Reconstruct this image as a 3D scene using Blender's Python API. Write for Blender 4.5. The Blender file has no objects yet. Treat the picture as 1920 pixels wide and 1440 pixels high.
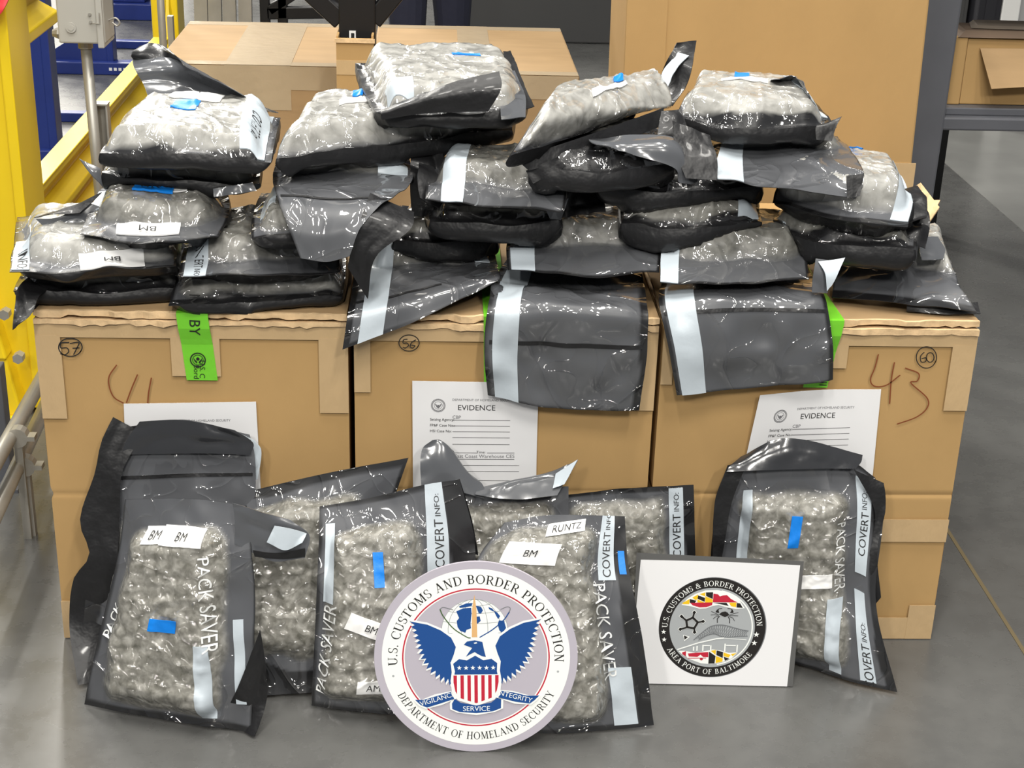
import bpy, bmesh, math, random
import numpy as np
from mathutils import Vector, Matrix
sc = bpy.context.scene
COL = sc.collection
rnd = random.Random(7)
# ---------------------------------------------------------------- camera
CAM = np.array([-.1214, -2.4682, 1.571]); PITCH, YAW, ROLL, FPX = .4027, .056, .0316, 2900.0
_F = np.array([math.sin(YAW)*math.cos(PITCH), math.cos(YAW)*math.cos(PITCH), -math.sin(PITCH)])
_R = np.array([math.cos(YAW), -math.sin(YAW), 0.]); _U = np.cross(_R, _F)
_R, _U = _R*math.cos(ROLL)+_U*math.sin(ROLL), -_R*math.sin(ROLL)+_U*math.cos(ROLL)
cd = bpy.data.cameras.new('camera'); cam = bpy.data.objects.new('camera', cd); COL.objects.link(cam)
cd.sensor_width = 36; cd.lens = FPX/1920*36; cd.clip_end = 60
M = Matrix(((_R[0], _U[0], -_F[0], CAM[0]), (_R[1], _U[1], -_F[1], CAM[1]), (_R[2], _U[2], -_F[2], CAM[2]), (0, 0, 0, 1)))
cam.matrix_world = M
sc.camera = cam
# ---------------------------------------------------------------- world, lamps, exposure
sc.view_settings.view_transform = 'Standard'; sc.view_settings.look = 'None'
sc.view_settings.gamma = 1; sc.view_settings.use_curve_mapping = False
sc.view_settings.exposure = -0.18
sc.cycles.use_denoising = True
sc.cycles.adaptive_threshold = .02; sc.cycles.max_bounces = 6; sc.cycles.sample_clamp_indirect = 6
w = bpy.data.worlds.new('warehouse_ambient'); sc.world = w; w.use_nodes = True
w.node_tree.nodes['Background'].inputs[0].default_value = (.93, .96, 1, 1)
w.node_tree.nodes['Background'].inputs[1].default_value = .24
LAMPS = [  # x, y, z, size_x, size_y, watts
    (-1.5, -.6, 5.2, .22, 1.2, 85), (.2, -.9, 5.2, .22, 1.2, 85), (1.7, -.6, 5.2, .22, 1.2, 85), (-.7, -2.9, 4.8, .22, 1.2, 90), (1.0, -2.9, 4.8, .22, 1.2, 90),
    (-2.6, -6.0, 4.8, .22, 1.2, 230), (-.4, -6.5, 4.8, .22, 1.2, 230), (1.8, -6.0, 4.8, .22, 1.2, 230),  # row behind the camera, added for front light and highlights on the film
    (-2.9, 4.2, 5.4, .22, 1.2, 220), (-2.4, 8.0, 5.3, .5, 1.6, 500), (-4.0, 9.3, 4.2, 1.2, .3, 700), (-.8, .8, 5.4, .22, 1.2, 60), (.9, .8, 5.4, .22, 1.2, 60), (-2.7, .9, 5.2, .22, 1.2, 110),  # the lamp nearest the white wall is added to light that wall
]
for i, (x, y, z, sx, sy, p) in enumerate(LAMPS):
    ld = bpy.data.lights.new('ceiling_and_fill_lamp', 'AREA'); ld.shape = 'RECTANGLE'; ld.size = sx; ld.size_y = sy
    ld.energy = p; ld.color = (1, .965, .90)
    lo = bpy.data.objects.new('ceiling_and_fill_lamp', ld); COL.objects.link(lo); lo.location = (x, y, z)

# ---------------------------------------------------------------- helpers: pixels to places
def _ray(px, py):
    return _F+_R*(px-960)/FPX-_U*(py-720)/FPX
def PZ(px, py, z):
    d = _ray(px, py); return CAM+d*(z-CAM[2])/d[2]
def PY(px, py, y):
    d = _ray(px, py); return CAM+d*(y-CAM[1])/d[1]
# ---------------------------------------------------------------- helpers: materials
def mat(name, col, rough=.5, metal=0., spec=.5, bump=0., bscale=40., var=0., vscale=8., coat=0., stretch=None):
    m = bpy.data.materials.new(name); m.use_nodes = True
    nt = m.node_tree; b = nt.nodes['Principled BSDF']
    b.inputs['Base Color'].default_value = (*col, 1); b.inputs['Roughness'].default_value = rough
    b.inputs['Metallic'].default_value = metal; b.inputs['Specular IOR Level'].default_value = spec
    if coat: b.inputs['Coat Weight'].default_value = coat; b.inputs['Coat Roughness'].default_value = .08
    tc = nt.nodes.new('ShaderNodeTexCoord'); src = tc.outputs['Object']
    if stretch:
        mp = nt.nodes.new('ShaderNodeMapping'); mp.inputs['Scale'].default_value = stretch
        nt.links.new(src, mp.inputs['Vector']); src = mp.outputs['Vector']
    if var:
        n = nt.nodes.new('ShaderNodeTexNoise'); n.inputs['Scale'].default_value = vscale; n.inputs['Detail'].default_value = 5
        nt.links.new(src, n.inputs['Vector'])
        r = nt.nodes.new('ShaderNodeValToRGB')
        r.color_ramp.elements[0].position = .3; r.color_ramp.elements[1].position = .7
        r.color_ramp.elements[0].color = (*[c*(1-var) for c in col], 1); r.color_ramp.elements[1].color = (*[min(1, c*(1+var)) for c in col], 1)
        nt.links.new(n.outputs['Fac'], r.inputs['Fac']); nt.links.new(r.outputs['Color'], b.inputs['Base Color'])
    if bump:
        n = nt.nodes.new('ShaderNodeTexNoise'); n.inputs['Scale'].default_value = bscale; n.inputs['Detail'].default_value = 3
        nt.links.new(src, n.inputs['Vector'])
        bp = nt.nodes.new('ShaderNodeBump'); bp.inputs['Strength'].default_value = bump; bp.inputs['Distance'].default_value = .004
        nt.links.new(n.outputs['Fac'], bp.inputs['Height']); nt.links.new(bp.outputs['Normal'], b.inputs['Normal'])
    return m
def film_material(name, flange, lo, mid, hi, rough, soft=1., buds_w=.5, cs=17., tone=70.):
    """clear film shrunk over dried buds; where the pouch is empty the dark backing shows through the film"""
    m = bpy.data.materials.new(name); m.use_nodes = True
    nt = m.node_tree; L = nt.links; b = nt.nodes['Principled BSDF']
    tc = nt.nodes.new('ShaderNodeTexCoord')
    def noise(s, d, dist=0.):
        n = nt.nodes.new('ShaderNodeTexNoise'); n.inputs['Scale'].default_value = s; n.inputs['Detail'].default_value = d
        n.inputs['Distortion'].default_value = dist; L.new(tc.outputs['Object'], n.inputs['Vector']); return n.outputs['Fac']
    rp = nt.nodes.new('ShaderNodeValToRGB'); e = rp.color_ramp.elements
    e[0].position = .28; e[0].color = (*lo, 1); e[1].position = .74; e[1].color = (*hi, 1)
    k = e.new(.5); k.color = (*mid, 1)
    L.new(noise(tone, 4, .5), rp.inputs['Fac'])
    af = nt.nodes.new('ShaderNodeAttribute'); af.attribute_name = 'fill'
    ar = nt.nodes.new('ShaderNodeAttribute'); ar.attribute_name = 'rim'
    mx = nt.nodes.new('ShaderNodeMix'); mx.data_type = 'RGBA'
    mx.inputs['A'].default_value = (*flange, 1); L.new(af.outputs['Fac'], mx.inputs['Factor']); L.new(rp.outputs['Color'], mx.inputs['B'])
    m2 = nt.nodes.new('ShaderNodeMix'); m2.data_type = 'RGBA'
    m2.inputs['B'].default_value = (.010, .010, .011, 1); L.new(ar.outputs['Fac'], m2.inputs['Factor']); L.new(mx.outputs['Result'], m2.inputs['A'])
    L.new(m2.outputs['Result'], b.inputs['Base Color'])
    b.inputs['Roughness'].default_value = rough; b.inputs['IOR'].default_value = 1.45; b.inputs['Specular IOR Level'].default_value = .35
    b.inputs['Coat Weight'].default_value = 1.; b.inputs['Coat Roughness'].default_value = .055; b.inputs['Coat IOR'].default_value = 1.65
    def math_(op, a, bb):
        q = nt.nodes.new('ShaderNodeMath'); q.operation = op
        for i, v in enumerate((a, bb)):
            if isinstance(v, (int, float)): q.inputs[i].default_value = v
            else: L.new(v, q.inputs[i])
        return q.outputs[0]
    def ridge(f):
        return math_('SUBTRACT', 1, math_('ABSOLUTE', math_('SUBTRACT', math_('MULTIPLY', f, 2), 1), 0))
    def bump(h, dist, st):
        bp = nt.nodes.new('ShaderNodeBump'); bp.inputs['Strength'].default_value = st; bp.inputs['Distance'].default_value = dist
        L.new(h, bp.inputs['Height']); return bp.outputs['Normal']
    def mixf(a, c):
        hm = nt.nodes.new('ShaderNodeMix'); hm.data_type = 'FLOAT'
        L.new(af.outputs['Fac'], hm.inputs['Factor']); L.new(a, hm.inputs['A']); L.new(c, hm.inputs['B']); return hm.outputs['Result']
    # the buds below, soft; the film above them, stretched into creases between their tops
    vo = nt.nodes.new('ShaderNodeTexVoronoi'); vo.feature = 'SMOOTH_F1'; vo.inputs['Scale'].default_value = 46
    vo.inputs['Smoothness'].default_value = .5
    ad = nt.nodes.new('ShaderNodeVectorMath'); ad.operation = 'ADD'
    nz = nt.nodes.new('ShaderNodeTexNoise'); nz.inputs['Scale'].default_value = 25; L.new(tc.outputs['Object'], nz.inputs['Vector'])
    scv = nt.nodes.new('ShaderNodeVectorMath'); scv.operation = 'SCALE'; scv.inputs['Scale'].default_value = .03
    L.new(nz.outputs['Color'], scv.inputs[0]); L.new(tc.outputs['Object'], ad.inputs[0]); L.new(scv.outputs[0], ad.inputs[1])
    L.new(ad.outputs[0], vo.inputs['Vector'])
    cre = math_('POWER', ridge(noise(cs, .5, 1.0)), 9)
    cre2 = math_('POWER', ridge(noise(cs*2.05, 0, .7)), 7)
    buds = math_('MULTIPLY', vo.outputs['Distance'], -1.)
    film = math_('ADD', math_('ADD', math_('MULTIPLY', buds, buds_w), math_('MULTIPLY', cre, 1.0)), math_('MULTIPLY', cre2, .35))
    empty = math_('ADD', math_('MULTIPLY', math_('POWER', ridge(noise(5, 1, 1.2)), 14), .5), math_('ADD', math_('MULTIPLY', noise(9, .6, .4), .75), math_('MULTIPLY', math_('POWER', ridge(noise(17, 0, .8)), 14), .12)))
    N1 = bump(mixf(empty, math_('ADD', buds, math_('MULTIPLY', cre, .25))), .0045, .55*soft); N2 = bump(mixf(empty, film), .013, .9)
    L.new(N1, b.inputs['Normal']); L.new(N2, b.inputs['Coat Normal'])
    return m
MT = dict(
    film=film_material('clear_film_over_buds', (.075, .078, .086), (.105, .102, .085), (.205, .199, .175), (.36, .352, .32), .42, .95),
    film_pale=film_material('glare_toned_film_over_buds', (.085, .088, .096), (.21, .207, .19), (.31, .306, .285), (.42, .415, .39), .35, .35, .15, 9., 40.),  # paler bud tones: ceiling glare on the film put into the colour
    film_veil=film_material('clouded_film_over_buds', (.078, .081, .088), (.085, .084, .076), (.165, .162, .146), (.26, .256, .235), .36, .5, .25, 11., 45.),
    black=mat('black_film', (.010, .010, .011), .42, spec=.4, bump=.9, bscale=30, coat=.12),
    dark=mat('dark_film', (.024, .025, .028), .2, bump=.5, bscale=18, coat=.8),
    grey=mat('grey_film', (.080, .084, .092), .2, bump=.4, bscale=14, coat=1.),
    strip=mat('pale_strip', (.46, .515, .56), .35, bump=.2, bscale=40),
    label=mat('white_label', (.80, .80, .79), .5), blue=mat('blue_tape', (.0, .19, .68), .45, bump=.2, bscale=60),
    ink=mat('black_ink', (.012, .012, .012), .5), white_ink=mat('white_ink', (.72, .73, .72), .4),
    card=mat('cardboard', (.45, .285, .120), .8, spec=.2, bump=.12, bscale=25, var=.035, vscale=4, stretch=(2, 2, 1)),
    card_pale=mat('pale_cardboard', (.37, .245, .125), .75, spec=.25, bump=.1, bscale=25, var=.06, vscale=6, stretch=(1, 4, 4)),
    torn=mat('torn_cardboard_edge', (.66, .47, .27), .85, spec=.1, bump=.5, bscale=60, var=.2, vscale=40),
    tape=mat('clear_packing_tape', (.52, .365, .195), .3, bump=.3, bscale=30, var=.03, vscale=9, stretch=(2, 2, 1)),
    tape_pale=mat('pale_packing_tape', (.44, .345, .225), .25, bump=.35, bscale=30),
    paper=mat('white_paper', (.78, .78, .79), .6), green=mat('green_tape', (.17, .58, .03), .35, bump=.4, bscale=30),
    marker=mat('brown_marker', (.20, .05, .012), .6),
    yellow=mat('yellow_paint', (.78, .56, .012), .33, bump=.05, bscale=20, var=.07, vscale=3), blue_paint=mat('blue_paint', (.012, .028, .17), .35, var=.1, vscale=6),
    galv=mat('galvanised_steel', (.40, .385, .345), .42, metal=.55, var=.12, vscale=12), grey_box=mat('grey_enamel', (.42, .41, .37), .42),
    bench=mat('dark_grey_paint', (.10, .104, .118), .42, var=.08, vscale=9), blacksteel=mat('black_steel', (.008, .008, .009), .4),
    navy=mat('navy_cloth', (.010, .012, .028), .9, bump=.4, bscale=30), skin=mat('skin', (.50, .30, .21), .55), red=mat('red_cloth', (.62, .03, .04), .6, bump=.5, bscale=40),
    white=mat('white_paint', (.70, .70, .68), .5), charcoal=mat('charcoal_panel', (.05, .05, .05), .5),
    seal_grey=mat('seal_grey', (.46, .43, .49), .38), seal_white=mat('seal_white', (.86, .88, .85), .38), seal_navy=mat('seal_navy', (.010, .068, .26), .38),
    seal_red=mat('seal_red', (.50, .015, .04), .4), seal_tan=mat('seal_tan', (.70, .42, .18), .4), seal_green=mat('seal_green', (.06, .12, .04), .4),
    seal_black=mat('seal_black', (.015, .013, .012), .38), silver=mat('seal_silver', (.37, .39, .40), .4), silver_dark=mat('seal_dark_silver', (.17, .18, .19), .4),
    gold=mat('seal_yellow', (.83, .52, .01), .4), lam=mat('laminate_border', (.11, .11, .108), .1),
)
# ---------------------------------------------------------------- helpers: objects
def mesh_obj(name, verts, faces, m, parent=None, loc=None, smooth=False, attrs=None):
    me = bpy.data.meshes.new(name)
    V = np.asarray(verts, dtype=float)
    if loc is not None: V = V-np.asarray(loc)
    me.from_pydata(V.tolist(), [], faces if isinstance(faces, list) else faces.tolist())
    if m is not None: me.materials.append(m)
    if smooth: me.polygons.foreach_set('use_smooth', [True]*len(me.polygons))
    for k, a in (attrs or {}).items():
        at = me.attributes.new(k, 'FLOAT', 'POINT'); at.data.foreach_set('value', np.asarray(a, dtype=np.float32))
    me.update()
    o = bpy.data.objects.new(name, me); COL.objects.link(o)
    if parent is not None: o.parent = parent
    elif loc is not None: o.location = loc
    return o
def tag(o, label, cat, group=None):
    o['label'] = label; o['category'] = cat
    if group: o['group'] = group
    return o
def thing(name, label, cat, loc=(0, 0, 0), group=None):
    o = bpy.data.objects.new(name, None); COL.objects.link(o); o.location = loc; o.empty_display_size = .05
    return tag(o, label, cat, group)
def struct(o):
    o['kind'] = 'structure'; return o
class MB:
    """collects boxes, prisms, tubes and sheets into one mesh"""
    def __init__(s): s.v = []; s.f = []
    def add(s, v, f):
        n = len(s.v); s.v += [tuple(map(float, p)) for p in v]; s.f += [tuple(i+n for i in q) for q in f]; return s
    def box(s, x0, x1, y0, y1, z0, z1):
        return s.hexa([(x0, y0, z0), (x1, y0, z0), (x1, y1, z0), (x0, y1, z0)], [(x0, y0, z1), (x1, y0, z1), (x1, y1, z1), (x0, y1, z1)])
    def hexa(s, lo, hi):
        return s.add(list(lo)+list(hi), [(3, 2, 1, 0), (4, 5, 6, 7), (0, 1, 5, 4), (1, 2, 6, 5), (2, 3, 7, 6), (3, 0, 4, 7)])
    def bar(s, a, b, wx, wz, up=(0, 0, 1)):
        a, b = Vector(a), Vector(b); d = (b-a).normalized(); u = Vector(up)
        if abs(d.dot(u)) > .98: u = Vector((1, 0, 0))
        r = d.cross(u).normalized(); u = r.cross(d)
        q = [(-1, -1), (1, -1), (1, 1), (-1, 1)]
        lo = [a+r*wx/2*i+u*wz/2*j for i, j in q]; hi = [b+r*wx/2*i+u*wz/2*j for i, j in q]
        return s.hexa([p[:] for p in lo], [p[:] for p in hi])
    def tube(s, pts, r, n=14, caps=True):
        P = [Vector(p) for p in pts]; R = r if isinstance(r, (list, tuple)) else [r]*len(P)
        base = len(s.v); prev = None
        for i, p in enumerate(P):
            d = (P[min(i+1, len(P)-1)]-P[max(i-1, 0)]).normalized()
            if prev is None:
                u = Vector((0, 0, 1)) if abs(d.z) < .9 else Vector((1, 0, 0)); u = (u-d*u.dot(d)).normalized()
            else: u = (prev-d*prev.dot(d)).normalized()
            prev = u; q = d.cross(u)
            for k in range(n):
                a = 2*math.pi*k/n; s.v.append(tuple(p+(u*math.cos(a)+q*math.sin(a))*R[i]))
        for i in range(len(P)-1):
            for k in range(n):
                s.f.append((base+i*n+k, base+i*n+(k+1) % n, base+(i+1)*n+(k+1) % n, base+(i+1)*n+k))
        if caps:
            s.f.append(tuple(base+k for k in range(n))[::-1]); s.f.append(tuple(base+(len(P)-1)*n+k for k in range(n)))
        return s
    def prism(s, poly, f0, f1):
        """poly 2D outline; f0/f1 map (a,b)->3D for the two ends"""
        n = len(poly)
        return s.add([f0(*p) for p in poly]+[f1(*p) for p in poly],
                     [tuple(range(n))[::-1], tuple(range(n, 2*n))]+[(i, (i+1) % n, n+(i+1) % n, n+i) for i in range(n)])
    def build(s, name, m, parent=None, loc=None, bevel=0., seg=2, smooth=False):
        if parent is not None and loc is None: loc = parent['_loc'] if '_loc' in parent else tuple(parent.location)
        o = mesh_obj(name, s.v, s.f, m, parent, loc, smooth)
        if bevel:
            b = o.modifiers.new('bevel', 'BEVEL'); b.width = bevel; b.segments = seg; b.limit_method = 'ANGLE'
        return o
# numpy noise
def _h(ix, iy, s):
    n = (ix.astype(np.int64)*374761393+iy.astype(np.int64)*668265263+s*974711) & 0x7fffffff
    n = ((n ^ (n >> 13))*1274126177) & 0x7fffffff
    n = n ^ (n >> 16)
    return (n & 0xffff)/65535.0
def vnoise(x, y, s=0):
    ix, iy = np.floor(x), np.floor(y); fx, fy = x-ix, y-iy
    fx, fy = fx*fx*(3-2*fx), fy*fy*(3-2*fy)
    a, b, c, d = _h(ix, iy, s), _h(ix+1, iy, s), _h(ix, iy+1, s), _h(ix+1, iy+1, s)
    return (a*(1-fx)+b*fx)*(1-fy)+(c*(1-fx)+d*fx)*fy
def cells(x, y, s=0):
    ix, iy = np.floor(x), np.floor(y); best = np.full(x.shape, 9.)
    for i in (-1, 0, 1):
        for j in (-1, 0, 1):
            cx, cy = ix+i, iy+j
            best = np.minimum(best, np.hypot(cx+_h(cx, cy, s+1)-x, cy+_h(cx, cy, s+2)-y))
    return best
def hermite(kn, P, t):
    """P (K,...) shared or gathered rows; returns values at t (N,)"""
    K = len(kn); P = np.asarray(P)
    m = np.empty_like(P)
    m[0] = (P[1]-P[0])/(kn[1]-kn[0]); m[-1] = (P[-1]-P[-2])/(kn[-1]-kn[-2])
    for k in range(1, K-1): m[k] = (P[k+1]-P[k-1])/(kn[k+1]-kn[k-1])
    i = np.clip(np.searchsorted(kn, t, 'right')-1, 0, K-2); h = kn[i+1]-kn[i]; s = (t-kn[i])/h
    return i, h, s, m
def hmix(a, b, ma, mb, h, s):
    e = lambda q: q.reshape(q.shape+(1,)*(a.ndim-1))
    s, h = e(s), e(h); s2, s3 = s*s, s*s*s
    return (2*s3-3*s2+1)*a+(s3-2*s2+s)*h*ma+(-2*s3+3*s2)*b+(s3-s2)*h*mb
class Sheet:
    """smooth sheet through rows of points, front/bottom row first, left to right"""
    def __init__(s, rows):
        G = []
        for key, val, pts in rows:
            r = []
            for p in pts:
                k, v = (p[2], p[3]) if len(p) > 2 else (key, val)
                r.append(PZ(p[0], p[1], v) if k == 'z' else PY(p[0], p[1], v))
            G.append(r)
        s.G = np.array(G)
        dv = np.linalg.norm(np.diff(s.G, axis=0), axis=2).mean(1); du = np.linalg.norm(np.diff(s.G, axis=1), axis=2).mean(0)
        s.Lv, s.Lu = dv.sum(), du.sum()
        s.kv = np.concatenate([[0], np.cumsum(dv)])/s.Lv; s.ku = np.concatenate([[0], np.cumsum(du)])/s.Lu
    def at(s, u, v):
        i, h, q, m = hermite(s.kv, s.G, v)
        A = hmix(s.G[i], s.G[i+1], m[i], m[i+1], h, q)              # (N,nc,3)
        A = np.moveaxis(A, 1, 0)                                     # (nc,N,3)
        i, h, q, m = hermite(s.ku, A, u); n = np.arange(len(u))
        return hmix(A[i, n], A[i+1, n], m[i, n], m[i+1, n], h, q)
    def frame(s, u, v):
        e = 1e-3
        P = s.at(u, v)
        a = s.at(np.minimum(u+e, 1), v)-s.at(np.maximum(u-e, 0), v); b = s.at(u, np.minimum(v+e, 1))-s.at(u, np.maximum(v-e, 0))
        N = np.cross(a, b); N /= np.linalg.norm(N, axis=1)[:, None]+1e-12
        return P, N
def grid_faces(nu, nv, flip=False):
    i = np.arange(nv-1)[:, None]*nu+np.arange(nu-1)[None, :]
    q = np.stack([i, i+1, i+1+nu, i+nu], -1).reshape(-1, 4)
    return q[:, ::-1] if flip else q
def uvgrid(nu, nv, u0=0., u1=1., v0=0., v1=1.):
    u, v = np.meshgrid(np.linspace(u0, u1, nu), np.linspace(v0, v1, nv)); return u.ravel(), v.ravel()
def edge_flat(o, n):
    """the cut edge of a sheet is not shaded into its faces"""
    me = o.data; v = [True]*(len(me.polygons)-n)+[False]*n; me.polygons.foreach_set('use_smooth', v)
    k = len(me.edges); me.edges.foreach_get
    sh = me.attributes.new('sharp_edge', 'BOOLEAN', 'EDGE') if 'sharp_edge' not in me.attributes else me.attributes['sharp_edge']
    m = len(me.polygons); ek = {}
    fl = np.zeros(k, dtype=bool)
    for p in list(me.polygons)[m-n:]:
        for li in p.loop_indices: fl[me.loops[li].edge_index] = True
    sh.data.foreach_set('value', fl.tolist()); return o
def loft(name, sheet, m, parent, loc, nu=28, nv=28, thick=.0012, wave=.004, seed=1, wf=14.):
    """a folded piece of film with two faces and an edge"""
    u, v = uvgrid(nu, nv); P, N = sheet.frame(u, v)
    x, y = u*sheet.Lu, v*sheet.Lv
    W = wave*((vnoise(x*wf, y*wf, seed)-.5)*1.6+(np.abs(vnoise(x*wf*2.3, y*wf*2.3, seed+5)-.5))*1.2)
    A = P+N*(W[:, None]+thick/2); B = P+N*(W[:, None]-thick/2); n = nu*nv
    F = np.concatenate([grid_faces(nu, nv), grid_faces(nu, nv, True)+n])
    ring = list(range(nu))+[k*nu+nu-1 for k in range(1, nv)]+list(range(n-2, n-nu-1, -1))+[k*nu for k in range(nv-2, 0, -1)]
    E = [(ring[(k+1) % len(ring)], ring[k], ring[k]+n, ring[(k+1) % len(ring)]+n) for k in range(len(ring))]
    return edge_flat(mesh_obj(name, np.concatenate([A, B]), F.tolist()+E, m, parent, loc, True), len(E))
# text
_tx = {}
def text_mesh(s):
    if s not in _tx:
        c = bpy.data.curves.new('t', 'FONT'); c.body = s; c.align_x = 'CENTER'; c.align_y = 'CENTER'; c.size = 1; c.resolution_u = 3
        o = bpy.data.objects.new('t', c); COL.objects.link(o)
        dg = bpy.context.evaluated_depsgraph_get(); me = bpy.data.meshes.new_from_object(o.evaluated_get(dg))
        V = np.array([v.co[:2] for v in me.vertices]) if len(me.vertices) else np.zeros((0, 2)); F = [tuple(p.vertices) for p in me.polygons]
        bpy.data.objects.remove(o); bpy.data.curves.remove(c); bpy.data.meshes.remove(me)
        _tx[s] = (V, F)
    return _tx[s]
# ---------------------------------------------------------------- setting
def floor_material():
    m = bpy.data.materials.new('polished_concrete'); m.use_nodes = True; nt = m.node_tree; L = nt.links; b = nt.nodes['Principled BSDF']
    tc = nt.nodes.new('ShaderNodeTexCoord')
    def nz(s, d, r=.6):
        n = nt.nodes.new('ShaderNodeTexNoise'); n.inputs['Scale'].default_value = s; n.inputs['Detail'].default_value = d; n.inputs['Roughness'].default_value = r
        L.new(tc.outputs['Object'], n.inputs['Vector']); return n
    a, c = nz(1.6, 7), nz(14, 5)
    mx = nt.nodes.new('ShaderNodeMix'); mx.data_type = 'FLOAT'; mx.inputs['Factor'].default_value = .35
    L.new(a.outputs['Fac'], mx.inputs['A']); L.new(c.outputs['Fac'], mx.inputs['B'])
    r = nt.nodes.new('ShaderNodeValToRGB'); e = r.color_ramp.elements
    e[0].position = .3; e[0].color = (.062, .062, .06, 1); e[1].position = .7; e[1].color = (.115, .115, .11, 1)
    L.new(mx.outputs['Result'], r.inputs['Fac']); L.new(r.outputs['Color'], b.inputs['Base Color'])
    rr = nt.nodes.new('ShaderNodeMapRange'); rr.inputs['To Min'].default_value = .16; rr.inputs['To Max'].default_value = .40
    L.new(c.outputs['Fac'], rr.inputs['Value']); L.new(rr.outputs['Result'], b.inputs['Roughness'])
    bp = nt.nodes.new('ShaderNodeBump'); bp.inputs['Strength'].default_value = .12; bp.inputs['Distance'].default_value = .003
    L.new(c.outputs['Fac'], bp.inputs['Height']); L.new(bp.outputs['Normal'], b.inputs['Normal'])
    return m
FL = floor_material()
struct(MB().box(-7, 7, -4.5, 11, -.1, 0).build('floor', FL))
struct(MB().box(-7, -2.2, 10.8, 11, 0, 6).build('reflector_wall', mat('white_reflector', (.72, .71, .68), .7, var=.05)))  # unseen white wall section, added for its bright reflection in the floor
struct(MB().box(-2.2, 7, 10.9, 11.1, 0, 6).build('wall_back', mat('dark_wall', (.045, .045, .048), .8, var=.1)))  # unseen dark end wall, put there for the floor to reflect
fw = struct(MB().box(1.93, 3.1, 1.2, 9, 0, .0015).build('floor_strip', mat('pale_floor_strip', (.19, .19, .18), .3, var=.15, vscale=4)))  # paler strip of floor running back on the right
struct(MB().box(.988, .996, -1.6, 3.5, 0, .0012).build('trim_1', mat('floor_joint', (.13, .10, .05), .8)))
# ---------------------------------------------------------------- cartons
def ragged(x0, x1, y, amp, n, seed):
    r = random.Random(seed); out = []; cur = 0
    for i in range(n+1):
        if r.random() < .35: cur = r.uniform(-amp, amp*.5)
        out.append((x0+(x1-x0)*i/n, y+cur+r.uniform(-.0012, .0012)))
    return out
def front_sheet(name, m, parent, x0, x1, z0, z1, t=.0007, y=0., sl=0.):
    """tape on the front face of a carton; sl shifts its lower end sideways"""
    o = MB().hexa([(x0+sl, y-t, z0), (x1+sl, y-t, z0), (x1+sl, y, z0), (x0+sl, y, z0)], [(x0, y-t, z1), (x1, y-t, z1), (x1, y, z1), (x0, y, z1)]).build(name, MT[m], parent)
    return o
def ribbon(pts, w, y, t=.0003):
    """a drawn marker line on a vertical face, pts (x, z)"""
    P = [Vector(p) for p in pts]; mb = MB(); n = len(P)
    for s_ in (0,):
        L_, R_ = [], []
        for i, p in enumerate(P):
            d = (P[min(i+1, n-1)]-P[max(i-1, 0)]).normalized(); q = Vector((-d.y, d.x))*w/2
            L_.append(p+q); R_.append(p-q)
        v = [(p.x, y-t, p.y) for p in L_]+[(p.x, y-t, p.y) for p in R_]
        f = [(i, n+i, n+i+1, i+1) for i in range(n-1)]
        mb.add(v, f)
    return mb
def smooth2(pts, k=8):
    P = np.array(pts, float); n = len(P); kn = np.arange(n, dtype=float); t = np.linspace(0, n-1, (n-1)*k+1)
    i, h, s, m = hermite(kn, P, t); return hmix(P[i], P[i+1], m[i], m[i+1], h, s)
def scribble(parent, strokes, w=.003, m='marker', y=-.0012, name='handwriting'):
    mb = MB()
    for st in strokes:
        q = [PY(px, py, y) for px, py in smooth2(st)]
        r = ribbon([(p[0], p[2]) for p in q], w, y); mb.add(r.v, r.f)
    return mb.build(name, MT[m], parent)
def edge_flat_all(o):
    o.data.set_sharp_from_angle(angle=math.radians(40))
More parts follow.
